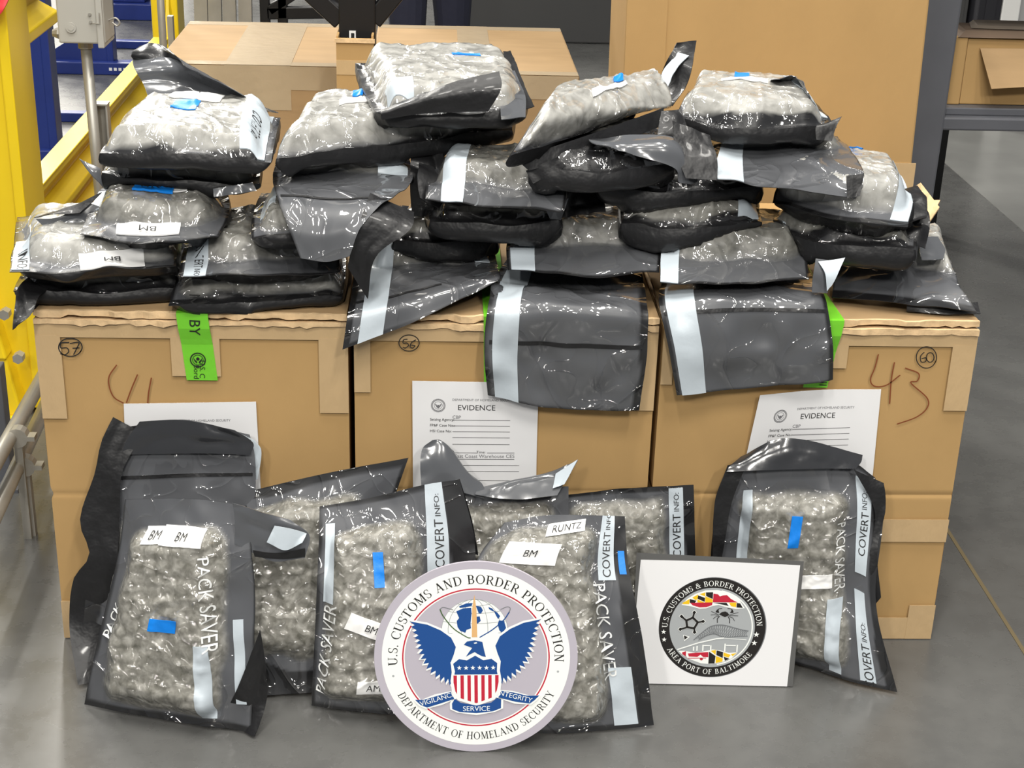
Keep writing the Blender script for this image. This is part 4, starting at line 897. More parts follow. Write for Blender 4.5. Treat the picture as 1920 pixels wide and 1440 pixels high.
b = P('small bag with a grey top tucked behind the black flap, left of the centre', [
    ('z', .722, [(738, 452), (840, 458), (932, 450)]), ('z', .724, [(742, 425), (840, 425), (932, 420)]), ('z', .724, [(750, 390), (840, 390), (930, 388)])], (.04,.96,.04,.94), 0.032, 0.026, rim=(.02,.02,.07,.02))
b.strip(.72, .05, .05, .9)
b = P('grey bag with pale left strip, resting above the grey end hanging over the middle carton', [
    ('z', .712, [(952, 506), (1090, 517), (1236, 512)]), ('z', .728, [(950, 462), (1090, 460), (1236, 464)]), ('z', .73, [(975, 405), (1090, 396), (1180, 402)])], (.07,.96,.30,.96), 0.038, 0.022)
b.strip(.11, .042, .0, .62); b.tape(.42, .86, .02, .012)
b = P('grey bag with wrinkled front, above the grey end hanging over the right carton', [
    ('z', .712, [(1238, 528), (1380, 532), (1517, 524)]), ('z', .728, [(1240, 475), (1380, 470), (1512, 472)]), ('z', .728, [(1265, 420), (1380, 420), (1500, 420)])], (.05,.96,.27,.96), 0.038, 0.022)
b.strip(.06, .03, .0, .5); b.patch('film_strip', 'strip', .86, .6, .03, .06, 8, .002)
b = P('bag near the left end, blue tape on top, upside-down label over its front edge', [
    ('z', .772, [(150, 440), (280, 458), (410, 448)]), ('z', .784, [(165, 400), (290, 405), (430, 398)]), ('z', .784, [(190, 355), (300, 352), (425, 352)])], (.06,.93,.2,.96), 0.036, 0.024)
b.sticker('BM', .47, .14, .105, .028, 181, .023); b.sticker('GELATO', .54, .46, .085, .030, 180); b.patch('blue_tape', 'blue', .49, .44, .066, .030, -3, .0048)
b.strip(.06, .03, .5, .9)
b.flap([('y', .10, [(66, 410), (112, 448), (150, 452)]), ('y', .11, [(110, 408), (150, 425), (175, 430)]), ('y', .13, [(160, 380), (180, 385), (195, 392)])], 'grey', 'loose_flap')
b.flap([('y', .098, [(64, 408), (110, 402), (150, 400)]), ('y', .12, [(100, 396), (150, 382), (192, 362)])], 'black', 'loose_flap')
b = P('light bag whose left end shows beside the big grey hanging flange', [
    ('z', .782, [(472, 448), (560, 444), (660, 436)]), ('z', .782, [(476, 402), (570, 398), (690, 392)]), ('z', .782, [(490, 365), (600, 362), (690, 360)])], (.1,.97,.06,.95), 0.036, 0.024)
b.strip(.16, .03, .3, .95)
b = P('black-sided bag with a thin light top, right above the twisted pale strip', [
    ('z', .762, [(1448, 428), (1575, 462), (1716, 472)]), ('z', .768, [(1462, 398), (1590, 410), (1718, 425)]), ('z', .768, [(1490, 365), (1600, 368), (1710, 378)])], (.03,.96,.03,.95), 0.032, 0.036, rim=(.02,.02,.07,.02))
b.flap([('y', .06, [(1686, 470), (1735, 465)]), ('y', .10, [(1690, 435), (1742, 430)]), ('y', .14, [(1690, 405), (1735, 400)])], 'black', 'crumpled_end', None, .02)
b = P('black-sided bag with white-tipped right end, above the bag with a wrinkled front', [
    ('z', .778, [(1165, 418), (1290, 432), (1428, 420)]), ('z', .782, [(1162, 388), (1290, 392), (1422, 388)]), ('z', .782, [(1172, 350), (1290, 348), (1418, 350)])], (.03,.96,.03,.95), 0.032, 0.036, rim=(.02,.02,.07,.02))
b.strip(.90, .04, .05, .9)
b = P('thin black-fronted bag at the centre, under a grey bag with a pale left strip', [
    ('z', .780, [(806, 415), (920, 424), (1050, 418)]), ('z', .782, [(802, 385), (920, 388), (1052, 384)]), ('z', .782, [(812, 345), (920, 345), (1050, 348)])], (.03,.96,.03,.95), 0.03, 0.03, rim=(.03,.03,.08,.02))
b.flap([('y', .10, [(1030, 436), (1056, 428)]), ('y', .11, [(1026, 418), (1054, 412)])], 'black', 'folded_corner')
b = P('black-sided bag squeezed under the light bag at the top left of the pile', [
    ('z', .836, [(192, 332), (330, 344), (486, 346)]), ('z', .838, [(205, 300), (330, 306), (490, 310)]), ('z', .838, [(220, 262), (340, 262), (490, 268)])], (.03,.96,.03,.95), 0.03, 0.018, rim=(.03,.03,.03,.02))
b.flap([('y', .07, [(402, 370), (482, 358)]), ('y', .075, [(400, 354), (474, 342)])], 'grey', 'printed_end'); 
b.flap([('y', .12, [(168, 330), (190, 352)]), ('y', .14, [(148, 300), (188, 318)])], 'grey', 'loose_flap')
b = P('grey bag at the centre with pale left strip, under the long black-fronted bag', [
    ('z', .828, [(798, 372), (915, 388), (1058, 392)]), ('z', .842, [(800, 345), (920, 350), (1062, 352)]), ('z', .842, [(818, 300), (930, 300), (1050, 310)])], (.06,.97,.28,.96), 0.038, 0.026)
b.strip(.20, .04, .0, .8)
b.flap([('y', .16, [(772, 405), (835, 405)]), ('y', .18, [(768, 340), (838, 350)]), ('y', .22, [(770, 288), (830, 292)])], 'black', 'crumpled_end', None, .02)
b.flap([('y', .14, [(1050, 405), (1135, 402)]), ('y', .18, [(1052, 345), (1130, 340)])], 'black', 'crumpled_end', None, .015)
b.flap([('y', .10, [(788, 370), (822, 392)]), ('y', .12, [(782, 335), (838, 362)]), ('y', .16, [(785, 310), (812, 312)])], 'black', 'loose_flap')
b.flap([('y', .10, [(1035, 420), (1052, 412)]), ('y', .11, [(1022, 390), (1066, 372)])], 'grey', 'folded_corner')
b = P('bag with a large grey flange folded down over its neighbours, left of the centre', [
    ('y', -.045, [(563, 484), (612, 491), (656, 480)]), ('y', -.035, [(542, 430), (612, 436), (676, 428)]), ('y', .005, [(522, 378), (630, 384), (722, 378)]),
    ('z', .842, [(512, 335), (640, 332), (772, 338)]), ('z', .842, [(530, 285), (640, 283), (765, 288)])], (.06, .93, .64, .96), .026, .018, rim=(.02, 0, .0, .02))
b.line(.30, .03, .97)
b.patch('film_strip', 'strip', .86, .70, .035, .05, 0, .002)
b.flap([('y', -.03, [(652, 500), (690, 560)]), ('y', -.035, [(662, 450), (705, 480)]), ('y', -.02, [(678, 405), (768, 432)]), ('y', .03, [(692, 366), (775, 400)])], 'black', 'folded_flap')
b = P('black-fronted bag in the fourth layer, below the bag with a grey fold', [
    ('z', .836, [(1122, 350), (1270, 360), (1428, 346)]), ('z', .838, [(1125, 322), (1275, 325), (1425, 316)]), ('z', .838, [(1136, 285), (1280, 283), (1420, 280)])], (.03,.97,.03,.95), 0.032, 0.036, rim=(.02,.02,.08,.02))
b = P('light bag at the right end of the pile, blue tape and white right edge', [
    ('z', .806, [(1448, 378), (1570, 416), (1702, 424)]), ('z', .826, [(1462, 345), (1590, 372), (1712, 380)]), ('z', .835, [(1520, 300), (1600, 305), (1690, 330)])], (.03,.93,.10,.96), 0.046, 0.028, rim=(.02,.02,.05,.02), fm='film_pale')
b.strip(.93, .03, .05, .98, 'white film strip'); b.tape(.52, .90, .04, .03, -20)
b.flap([('y', .06, [(1690, 410), (1735, 400)]), ('y', .12, [(1700, 385), (1738, 378)]), ('y', .16, [(1690, 355), (1720, 350)])], 'black', 'crumpled_end', None, .02)
b = P('light bag on top of the left stack, empty black end curling up behind', [
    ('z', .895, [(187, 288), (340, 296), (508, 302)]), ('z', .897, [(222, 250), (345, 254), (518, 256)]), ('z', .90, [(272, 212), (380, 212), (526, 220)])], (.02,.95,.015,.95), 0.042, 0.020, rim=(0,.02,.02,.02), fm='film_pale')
b.strip(.88, .042, .02, .98, 'pale strip'); b.info(.885, .35, -90)
b.tape(.44, .60, .044, .044, -3); b.sticker('BM', .47, .77, .095, .034, -4, .014)
b.flap([('z', .905, [(285, 205), (360, 205), (440, 208), (522, 212)]), ('z', .935, [(270, 160), (350, 160), (420, 172), (478, 190)]), ('z', .965, [(252, 128), (320, 128), (385, 142), (430, 165)]), ('z', .985, [(248, 98), (292, 92), (330, 106), (350, 125)])], 'grey', 'curled_end')
b.flap([('z', .962, [(258, 122), (330, 128), (390, 140)]), ('z', .985, [(246, 104), (300, 98), (340, 112)]), ('z', .99, [(262, 88), (292, 82), (315, 92)])], 'black', 'curled_hem')
b = P('grey drooping bag with white left strip, under the top right bag', [
    ('y', .05, [(1345, 338), (1480, 352), (1606, 370)]), ('z', .872, [(1342, 310), (1480, 312), (1620, 335)]), ('z', .885, [(1350, 280), (1470, 278), (1600, 292)]), ('z', .885, [(1362, 240), (1470, 240), (1570, 255)])], (.14, .93, .55, .96), .026, .016, rim=(.0, .01, .0, .02))
b.strip(.09, .045, .0, .95)
b.flap([('y', .045, [(1588, 372), (1612, 368)]), ('y', .06, [(1586, 330), (1620, 326)])], 'black', 'folded_end')
b.flap([('y', .06, [(1285, 335), (1345, 338)]), ('y', .08, [(1268, 285), (1345, 300)]), ('y', .12, [(1262, 225), (1330, 255)])], 'black', 'loose_flap')
b = P('black bag with a grey fold hanging over its right end', [
    ('z', .884, [(995, 318), (1120, 325), (1262, 310)]), ('z', .886, [(1002, 285), (1120, 280), (1262, 275)]), ('z', .886, [(1020, 245), (1120, 242), (1255, 240)])], (.04,.96,.03,.95), 0.03, 0.034, rim=(.03,.03,.45,.02))
b.flap([('y', .065, [(1110, 268), (1190, 292), (1262, 315), (1272, 342)]), ('y', .075, [(1104, 264), (1190, 272), (1268, 285), (1300, 345)]), ('y', .11, [(1108, 262), (1195, 252), (1272, 266), (1314, 325)])], 'grey', 'folded_flap')
b.flap([('y', .055, [(1000, 344), (1062, 312)]), ('y', .06, [(986, 320), (1046, 294)])], 'black', 'folded_hem')
b = P('long light bag with a wavy black front edge, under the topmost bag', [
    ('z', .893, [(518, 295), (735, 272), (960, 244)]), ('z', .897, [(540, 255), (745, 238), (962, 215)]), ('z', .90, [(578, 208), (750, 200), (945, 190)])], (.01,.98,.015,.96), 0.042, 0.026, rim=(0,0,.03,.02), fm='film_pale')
b.tape(.27, .74, .02, .032, 5); b.sticker('BM', .32, .56, .10, .022, 6, .013)
b.patch('film_strip', 'strip', .56, .26, .06, .05, 0, .002)
b = P('light bag at the top right with white label and pointed black corner', [
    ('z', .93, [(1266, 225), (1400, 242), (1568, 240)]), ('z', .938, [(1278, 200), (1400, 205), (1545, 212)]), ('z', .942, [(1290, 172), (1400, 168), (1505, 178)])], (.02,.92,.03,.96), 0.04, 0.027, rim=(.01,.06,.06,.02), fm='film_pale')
b.tape(.42, .72, .030, .034, 0); b.sticker('', .44, .54, .09, .022, -2)
b.patch('film_strip', 'strip', .87, .5, .03, .14, 12, .002)
b.flap([('z', .95, [(1440, 172), (1500, 178), (1532, 195)]), ('z', .985, [(1445, 152), (1490, 152), (1518, 175)]), ('z', 1.0, [(1462, 146), (1486, 140), (1505, 152)])], 'grey', 'curled_end')
b.flap([('y', .14, [(1222, 318), (1296, 322)]), ('y', .17, [(1230, 262), (1292, 262)]), ('y', .20, [(1240, 212), (1278, 204)])], 'black', 'loose_flap', None, .012)
b.flap([('y', .16, [(1530, 262), (1560, 264)]), ('y', .17, [(1530, 238), (1568, 238)]), ('y', .18, [(1545, 232), (1578, 218)])], 'black', 'pointed_corner')
b = P('light bag slanting up to the right, black end standing up behind it', [
    ('z', .928, [(957, 292), (1090, 252), (1236, 196)]), ('z', .948, [(990, 245), (1110, 215), (1244, 175)]), ('z', .958, [(1035, 195), (1140, 175), (1236, 158)])], (.03,.97,.03,.96), 0.042, 0.034, rim=(0,.02,.05,.02), fm='film_pale')
b.flap([('y', .05, [(992, 320), (1108, 286, 'y', .10), (1240, 236, 'y', .21)]), ('y', .05, [(966, 298), (1100, 254, 'y', .105), (1243, 202, 'y', .225)])], 'black', 'hanging_hem')
b.tape(.56, .64, .030, .034, 12); b.sticker('', .50, .42, .10, .016, 10)
b.flap([('z', .93, [(1225, 190), (1262, 200)]), ('z', .965, [(1238, 145), (1285, 160)]), ('z', 1.0, [(1252, 112), (1298, 120)]), ('z', 1.03, [(1270, 80), (1306, 76)])], 'black', 'upright_end')
b.flap([('z', .955, [(1238, 165), (1252, 170)]), ('z', .985, [(1248, 130), (1266, 134)]), ('z', 1.012, [(1272, 100), (1292, 104)])], 'strip', 'write_on_strip')
b = P('topmost bag of the pile, black flap folded across its front corner', [
    ('z', .952, [(706, 214), (840, 218), (985, 218)]), ('z', .957, [(684, 168), (830, 165), (985, 172)]), ('z', .96, [(666, 124), (800, 118), (950, 126)])], (.05,.97,.02,.97), 0.046, 0.022, rim=(.05,0,.02,.02), fm='film_pale')
b.tape(.66, .66, .05, .016, -4)
b.patch('film_strip', 'strip', .17, .10, .05, .05, 0, .002)
b.flap([('y', .125, [(716, 224), (800, 213), (915, 208)]), ('y', .125, [(714, 211), (800, 186), (940, 165)]), ('y', .145, [(718, 203), (810, 168), (936, 133)])], 'black', 'folded_flap')
b.flap([('z', .955, [(972, 215), (1000, 205)]), ('z', .975, [(955, 165), (985, 165)]), ('z', 1.0, [(943, 100), (957, 98)])], 'black', 'upright_corner')
b.flap([('z', .955, [(940, 225), (985, 222)]), ('z', .975, [(935, 180), (985, 180)]), ('z', .99, [(925, 135), (965, 135)])], 'grey', 'folded_side')
# ---------------------------------------------------------------- printed boards
class Board:
    def __init__(s, root, o, ex, ey):
        s.root = root; s.o = Vector(o); s.ex = Vector(ex).normalized(); s.ey = Vector(ey).normalized(); s.n = s.ex.cross(s.ey); s.loc = tuple(root.location)
    def p(s, a, b, lay): return tuple(s.o+s.ex*a+s.ey*b+s.n*(lay*.00012))
    def polys(s, name, m, polys, lay, parent=None):
        v = []; f = []
        for q in polys:
            ar = sum(q[i][0]*q[(i+1) % len(q)][1]-q[(i+1) % len(q)][0]*q[i][1] for i in range(len(q)))
            if ar < 0: q = q[::-1]
            n = len(v); v += [s.p(a, b, lay) for a, b in q]; f.append(tuple(range(n, n+len(q))))
        return mesh_obj(name, v, f, MT[m], parent or s.root, s.loc)
def circle(cx, cy, r, n=96, ry=None):
    ry = ry or r; return [(cx+r*math.cos(2*math.pi*k/n), cy+ry*math.sin(2*math.pi*k/n)) for k in range(n)]
def annulus(cx, cy, r0, r1, n=96, a0=0, a1=360):
    A = np.radians(np.linspace(a0, a1, n+1)); P = lambda r, a: (cx+r*math.cos(a), cy+r*math.sin(a))
    return [[P(r0, A[k]), P(r1, A[k]), P(r1, A[k+1]), P(r0, A[k+1])] for k in range(n)]
def strokes(pts, w):
    out = []
    for (a, b) in zip(pts[:-1], pts[1:]):
        d = Vector((b[0]-a[0], b[1]-a[1])); L = d.length
        if L < 1e-9: continue
        q = Vector((-d.y, d.x))/L*w/2; out.append([(a[0]+q.x, a[1]+q.y), (a[0]-q.x, a[1]-q.y), (b[0]-q.x, b[1]-q.y), (b[0]+q.x, b[1]+q.y)])
    return out
def star(cx, cy, r, rot=90):
    return [(cx+(r if k % 2 == 0 else r*.4)*math.cos(math.radians(rot+36*k)), cy+(r if k % 2 == 0 else r*.4)*math.sin(math.radians(rot+36*k))) for k in range(10)]
# capital letters with serifs: thick and thin strokes on a unit height
TK, TN, SF = .15, .065, .05
def vst(x, w=TK, y0=0., y1=1., s0=True, s1=True):
    o = [[(x-w/2, y0), (x+w/2, y0), (x+w/2, y1), (x-w/2, y1)]]
    for f, y in ((s0, y0), (s1, y1-SF)):
        if f: o.append([(x-w/2-.1, y), (x+w/2+.1, y), (x+w/2+.1, y+SF), (x-w/2-.1, y+SF)])
    return o
def hst(x0, x1, y, w=TN): return [[(x0, y-w/2), (x1, y-w/2), (x1, y+w/2), (x0, y+w/2)]]
def dst(x0, y0, x1, y1, w): return [[(x0-w/2, y0), (x0+w/2, y0), (x1+w/2, y1), (x1-w/2, y1)]]
def ser(x, y, h=.15): return [[(x-h, y), (x+h, y), (x+h, y+SF), (x-h, y+SF)]]
def bow(cx, cy, rx, ry, a0, a1, tk=TK, n=14):
    A = np.radians(np.linspace(a0, a1, n+1)); o = []
    P = lambda a, s: (cx+(rx+s*(TN+(tk-TN)*abs(math.cos(a)))/2)*math.cos(a), cy+(ry+s*TN/2)*math.sin(a))
    for a, b in zip(A[:-1], A[1:]): o.append([P(a, -1), P(a, 1), P(b, 1), P(b, -1)])
    return o
GL = {
    'I': (.42, vst(.21)), 'H': (.92, vst(.2)+vst(.72)+hst(.2, .72, .52)), 'L': (.72, vst(.2)+hst(.2, .62, .03)+vst(.6, .05, .0, .24, False, False)),
    'E': (.74, vst(.2)+hst(.2, .6, .97)+hst(.2, .62, .03)+hst(.2, .48, .52)+vst(.6, .05, .78, 1, False, False)+vst(.62, .05, 0, .24, False, False)+vst(.48, .05, .42, .62, False, False)),
    'F': (.70, vst(.2)+hst(.2, .6, .97)+hst(.2, .48, .52)+vst(.6, .05, .78, 1, False, False)+vst(.48, .05, .42, .62, False, False)),
    'T': (.82, vst(.41, TK, 0, 1, True, False)+hst(.06, .76, .97)+vst(.08, .05, .76, 1, False, False)+vst(.74, .05, .76, 1, False, False)),
    'D': (.90, vst(.2)+hst(.2, .42, .97)+hst(.2, .42, .03)+bow(.42, .5, .36, .47, -90, 90)),
    'P': (.74, vst(.2)+hst(.2, .40, .97)+hst(.2, .40, .47)+bow(.40, .72, .22, .25, -90, 90)),
    'R': (.86, vst(.2)+hst(.2, .40, .97)+hst(.2, .40, .50)+bow(.40, .735, .22, .235, -90, 90)+dst(.78, 0, .42, .5, .15)+ser(.80, 0, .09)),
    'B': (.80, vst(.2)+hst(.2, .40, .97)+hst(.2, .42, .52)+hst(.2, .42, .03)+bow(.40, .745, .19, .225, -90, 90)+bow(.42, .275, .24, .245, -90, 90)),
    'O': (.98, bow(.49, .5, .38, .48, 0, 360, TK, 28)), 'C': (.86, bow(.48, .5, .38, .48, 42, 318, TK, 22)+vst(.77, .05, .66, .96, False, False)),
    'G': (.92, bow(.48, .5, .38, .48, 42, 318, TK, 22)+vst(.74, .13, .08, .45, False, False)+ser(.74, .42, .13)),
    'U': (.92, vst(.2, TK, .3, 1, False)+vst(.73, TN, .3, 1, False)+bow(.465, .32, .265, .29, 180, 360)),
    'A': (.92, dst(.14, 0, .46, 1, TN)+dst(.78, 0, .44, 1, .16)+hst(.25, .66, .33, .055)+ser(.14, 0, .13)+ser(.78, 0, .14)),
    'V': (.90, dst(.46, 0, .12, 1, .16)+dst(.44, 0, .76, 1, TN)+ser(.12, .95, .14)+ser(.77, .95, .13)),
    'Y': (.88, dst(.44, .45, .12, 1, .15)+dst(.44, .45, .74, 1, TN)+vst(.44, TK, 0, .48, True, False)+ser(.12, .95, .14)+ser(.74, .95, .13)),
    'N': (.94, vst(.2, TN)+vst(.74, TN, 0, 1, False)+dst(.74, 0, .2, 1, .16)), 
    'M': (1.10, vst(.18, TN)+vst(.90, TK)+dst(.53, .05, .2, 1, .15)+dst(.53, .05, .86, 1, TN)),
    'S': (.66, bow(.33, .74, .22, .235, 35, 270, .13)+bow(.33, .26, .23, .235, -145, 90, .13)+vst(.53, .045, .70, .97, False, False)+vst(.10, .045, .03, .30, False, False)),
    '&': (.98, bow(.42, .76, .17, .21, 0, 360, .10)+bow(.36, .25, .26, .235, 90, 330, .13)+dst(.86, 0, .30, .72, .14)+dst(.56, .06, .80, .52, TN)+ser(.80, .5, .12)),
    '.': (.30, [circle(.15, .07, .08, 10)]), ' ': (.42, []),
}
def arc_text(s, R, size, mid, inside=False, track=.05, sx=1.):
    """letters along a circle; mid = angle of the middle; inside = tops toward the centre (bottom text)"""
    tot = sum((GL[c][0]*sx+track)*size for c in s); pos = -tot/2; out = []
    for c in s:
        wd = (GL[c][0]*sx+track)*size
        for q in GL[c][1]:
            pp = []
            for x, y in q:
                t = pos+x*sx*size
                if inside: a = math.radians(mid)+t/R; r = R-y*size
                else: a = math.radians(mid)-t/R; r = R+y*size
                pp.append((r*math.cos(a), r*math.sin(a)))
            out.append(pp)
        pos += wd
    return out
# ---- round seal sign
ob = PZ(894, 1409, .001); ot = PY(891, 1053, -.288)
ob, ot = Vector(ob), Vector(ot); ey = (ot-ob); RAD = ey.length/2; ey.normalize()
ex = Vector((1, -.03, 0)); ex = (ex-ey*ex.dot(ey)).normalized(); cen = (ob+ot)/2
seal = thing('seal_sign', 'round seal sign with a blue eagle and striped shield, leaning on the front bags', 'sign', tuple(ob))
B = Board(seal, cen, ex, ey); s = RAD
disc = circle(0, 0, s, 128); nb = B.n*.005
mb = MB(); mb.prism(disc, lambda a, b_: tuple(B.o+B.ex*a+B.ey*b_-nb), lambda a, b_: B.p(a, b_, 0)); mb.build('board', MT['seal_grey'], seal)
K = lambda x, y: ((x-697)/630*s, (732-y)/646*s)
PL = lambda *a: [K(a[i], a[i+1]) for i in range(0, len(a), 2)]
B.polys('white_ring', 'seal_white', annulus(0, 0, .70*s, .925*s), 1)
B.polys('red_ring', 'seal_red', annulus(0, 0, .712*s, .726*s), 2)
LA = lambda *a, **k: arc_text(*a, **k)
B.polys('ring_text', 'ink', LA('U.S. CUSTOMS AND BORDER PROTECTION', .772*s, .093*s, 90.5, track=.052, sx=.99), 2)
B.polys('ring_text', 'ink', LA('DEPARTMENT OF HOMELAND SECURITY', .868*s, .080*s, 270, inside=True, track=.035, sx=.93), 2)
B.polys('ring_dot', 'silver', [circle(*K(183, 850), .012*s, 12), circle(*K(1205, 830), .012*s, 12)], 2)
globe = PL(690, 545); gx, gy = globe[0]; gr = .325*s
B.polys('globe', 'seal_white', [circle(gx, gy, gr)], 3)
B.polys('eagle_body', 'seal_white', [PL(500, 600, 560, 560, 690, 570, 830, 560, 890, 600, 870, 760, 840, 900, 700, 980, 560, 920, 530, 770)], 5)
lines = []
for k in (-.8, -.4, 0, .4, .8):
    lines += strokes([(gx+k*gr*math.cos(a), gy+gr*math.sin(a)) for a in np.linspace(-.2, 1.57, 14)], .006*s)
for h in (-.05, .3, .62, .86):
    c = math.sqrt(max(0, 1-h*h)); lines += strokes([(gx+gr*c*t, gy+gr*(h-.08*(1-t*t))) for t in np.linspace(-1, 1, 14)], .006*s)
lines += [q for q in annulus(gx, gy, gr*.985, gr, 60, -20, 200)]
B.polys('globe_line', 'silver', lines, 4)
B.polys('continents', 'seal_navy', [PL(578, 415, 620, 395, 670, 392, 672, 430, 668, 470, 665, 500, 668, 530, 640, 540, 632, 560, 600, 545, 585, 520, 580, 480, 595, 460), PL(595, 382, 640, 362, 680, 360, 672, 380, 630, 390, 600, 392),
        PL(698, 378, 730, 385, 742, 410, 730, 432, 716, 430, 706, 400), PL(700, 452, 722, 450, 728, 480, 708, 500, 700, 490), PL(775, 388, 800, 398, 815, 420, 800, 415, 780, 402),
        PL(808, 412, 830, 425, 848, 450, 835, 470, 822, 445), PL(840, 478, 872, 482, 884, 530, 860, 565, 842, 545, 832, 505)], 5)
el = lambda c, rx, ry, rot, a0, a1: [K(c[0]+rx*math.cos(math.radians(t))*math.cos(rot)-ry*math.sin(math.radians(t))*math.sin(rot), c[1]+rx*math.cos(math.radians(t))*math.sin(rot)+ry*math.sin(math.radians(t))*math.cos(rot)) for t in np.linspace(a0, a1, 26)]
B.polys('orbit_line', 'seal_green', strokes(smooth2(PL(478, 400, 500, 450, 560, 530, 640, 588, 665, 595)), .011*s), 6)
B.polys('orbit_line', 'silver_dark', strokes(smooth2(PL(478, 400, 500, 388, 560, 405)), .007*s)+strokes(smooth2(PL(850, 405, 890, 388, 910, 398, 900, 430)), .007*s), 6)
B.polys('orbit_line', 'seal_navy', strokes(smooth2(PL(905, 420, 870, 475, 800, 540, 720, 592)), .011*s), 6)
B.polys('tower', 'seal_tan', [PL(672, 590, 676, 400, 690, 305, 702, 400, 706, 590)], 7)
def wing(mx=False):
    tips = [(290, 478), (300, 515), (312, 552), (318, 590), (328, 625), (334, 662), (345, 698), (354, 735), (370, 768), (390, 802), (414, 832), (444, 862), (474, 886), (504, 902), (532, 915)]
    top = [(548, 890), (546, 830), (540, 760), (560, 705), (573, 655), (545, 592), (482, 542), (400, 502)]
    pts = []
    for i, t in enumerate(tips):
        pts.append(t)
        if i < len(tips)-1:
            n_ = tips[i+1]; mxp, myp = (t[0]+n_[0])/2, (t[1]+n_[1])/2
            d = Vector((560-mxp, 660-myp)).normalized()*30; pts.append((mxp+d.x, myp+d.y-8))
    pts += top
    return [K(1390-x if mx else x, y-(6 if mx else 0)) for x, y in pts]
def grow(poly, d):
    cx = sum(p[0] for p in poly)/len(poly); cy = sum(p[1] for p in poly)/len(poly); out = []
    for x, y in poly:
        v = Vector((x-cx, y-cy)); v = v*(1+d/max(v.length, 1e-6)); out.append((cx+v.x, cy+v.y))
    return out
for mx in (False, True):
    B.polys('wing_outline', 'seal_white', [grow(wing(mx), .022*s)], 8); B.polys('wing', 'seal_navy', [wing(mx)], 9)
B.polys('eagle_head', 'seal_navy', [PL(622, 640, 642, 618, 690, 610, 737, 622, 748, 680, 758, 724, 722, 716, 690, 690, 662, 704, 634, 722, 655, 688, 674, 662, 642, 648)], 9)
B.polys('eagle_eye', 'seal_white', [PL(682, 628, 700, 622, 706, 630, 690, 634)], 10)
SH = [(555, 768), (592, 736), (640, 746), (692, 714), (742, 746), (792, 736), (828, 766), (826, 820), (836, 880), (832, 940), (800, 1000), (697, 1040), (592, 1002), (560, 945), (556, 880), (566, 820)]
B.polys('shield_outline', 'seal_white', [grow([K(*p) for p in SH], .03*s)], 10)
B.polys('shield_top', 'seal_navy', [PL(555, 768, 592, 736, 640, 746, 692, 714, 742, 746, 792, 736, 828, 766, 826, 820, 830, 842, 562, 842, 566, 820)], 11)
def shb(x):
    lo = [(556, 880), (560, 945), (592, 1002), (697, 1040), (800, 1000), (832, 940), (836, 880)]
    for (a, b), (c, d) in zip(lo[:-1], lo[1:]):
        if a <= x <= c: return b+(d-b)*(x-a)/(c-a+1e-6)
    return 900
st = [[], []]
for k in range(13):
    xa, xb = 556+280*k/13, 556+280*(k+1)/13
    ta = 848; st[k % 2].append(PL(xa, ta, xb, ta, xb, shb(min(xb, 835)), (xa+xb)/2, shb((xa+xb)/2), xa, shb(max(xa, 557))))
B.polys('shield_stripe', 'seal_red', st[0], 11); B.polys('shield_stripe', 'seal_white', st[1], 11)
B.polys('shield_star', 'seal_white', [star(*K(593+42*k, 797), .026*s) for k in range(6)], 12)
for nm, poly in (('ribbon', PL(315, 1012, 370, 1012, 440, 990, 545, 958, 552, 990, 560, 1008, 470, 1040, 390, 1066, 350, 1048)), ('ribbon', PL(845, 954, 930, 968, 1010, 990, 1090, 990, 1060, 1022, 1030, 1046, 940, 1032, 832, 1000, 848, 980)),
                 ('ribbon', PL(562, 1008, 600, 1035, 697, 1055, 790, 1035, 826, 1004, 852, 1012, 850, 1075, 800, 1096, 697, 1108, 590, 1098, 546, 1078, 545, 1040))):
    B.polys('ribbon_outline', 'seal_white', [grow(poly, .022*s)], 13); B.polys(nm, 'seal_navy', [poly], 14)
def board_text(Bd, txt, c, size, ang, m, lay, sx=1., name='ribbon_text'):
    V, F = text_mesh(txt); a = math.radians(ang)
    v = [Bd.p(c[0]+(x*sx*math.cos(a)-y*math.sin(a))*size, c[1]+(x*sx*math.sin(a)+y*math.cos(a))*size, lay) for x, y in V]
    return mesh_obj(name, v, list(F), MT[m], Bd.root, Bd.loc)
board_text(B, 'VIGILANCE', K(455, 1008), .072*s, 17, 'seal_white', 15); board_text(B, 'SERVICE', K(697, 1078), .075*s, 0, 'seal_white', 15); board_text(B, 'INTEGRITY', K(936, 996), .072*s, -15, 'seal_white', 15)
# ---- white card with the port seal
ob = Vector(PZ(1336, 1284, .002)); bl = Vector(PZ(1205-12, 1281, .002)); br = Vector(PZ(1468, 1287, .002)); ob = (bl+br)/2
tm = Vector(PY(1330, 1053, float(ob.y)+.035)); ex = (br-bl).normalized(); ey = tm-ob; H = ey.length; ey = (ey-ex*ey.dot(ex)).normalized(); Wd = .282
cardt = thing('port_seal_card', 'white card with a black round port seal, standing left of the rightmost front bag', 'sign', tuple(ob))
B = Board(cardt, ob, ex, ey); w2 = Wd/2
rect = [(-w2, .0), (w2, .0), (w2, H*.995), (-w2+.004, H), (-w2+.004, H)]
rect = [(-w2+.018, 0), (w2-.002, 0), (w2+.004, H*.985), (0, H), (-w2+.006, H), (-w2, H*.35), (-w2+.006, H*.24)]
mb = MB(); mb.prism([(-w2, -.0), (w2+.008, 0), (w2+.010, H+.004), (-w2-.002, H+.013)], lambda a, b_: B.p(a, b_, -4), lambda a, b_: B.p(a, b_, -2)); mb.build('laminate', MT['lam'], cardt)
mb = MB(); mb.prism(rect, lambda a, b_: B.p(a, b_, -1.9), lambda a, b_: B.p(a, b_, 0)); mb.build('card', MT['paper'], cardt)
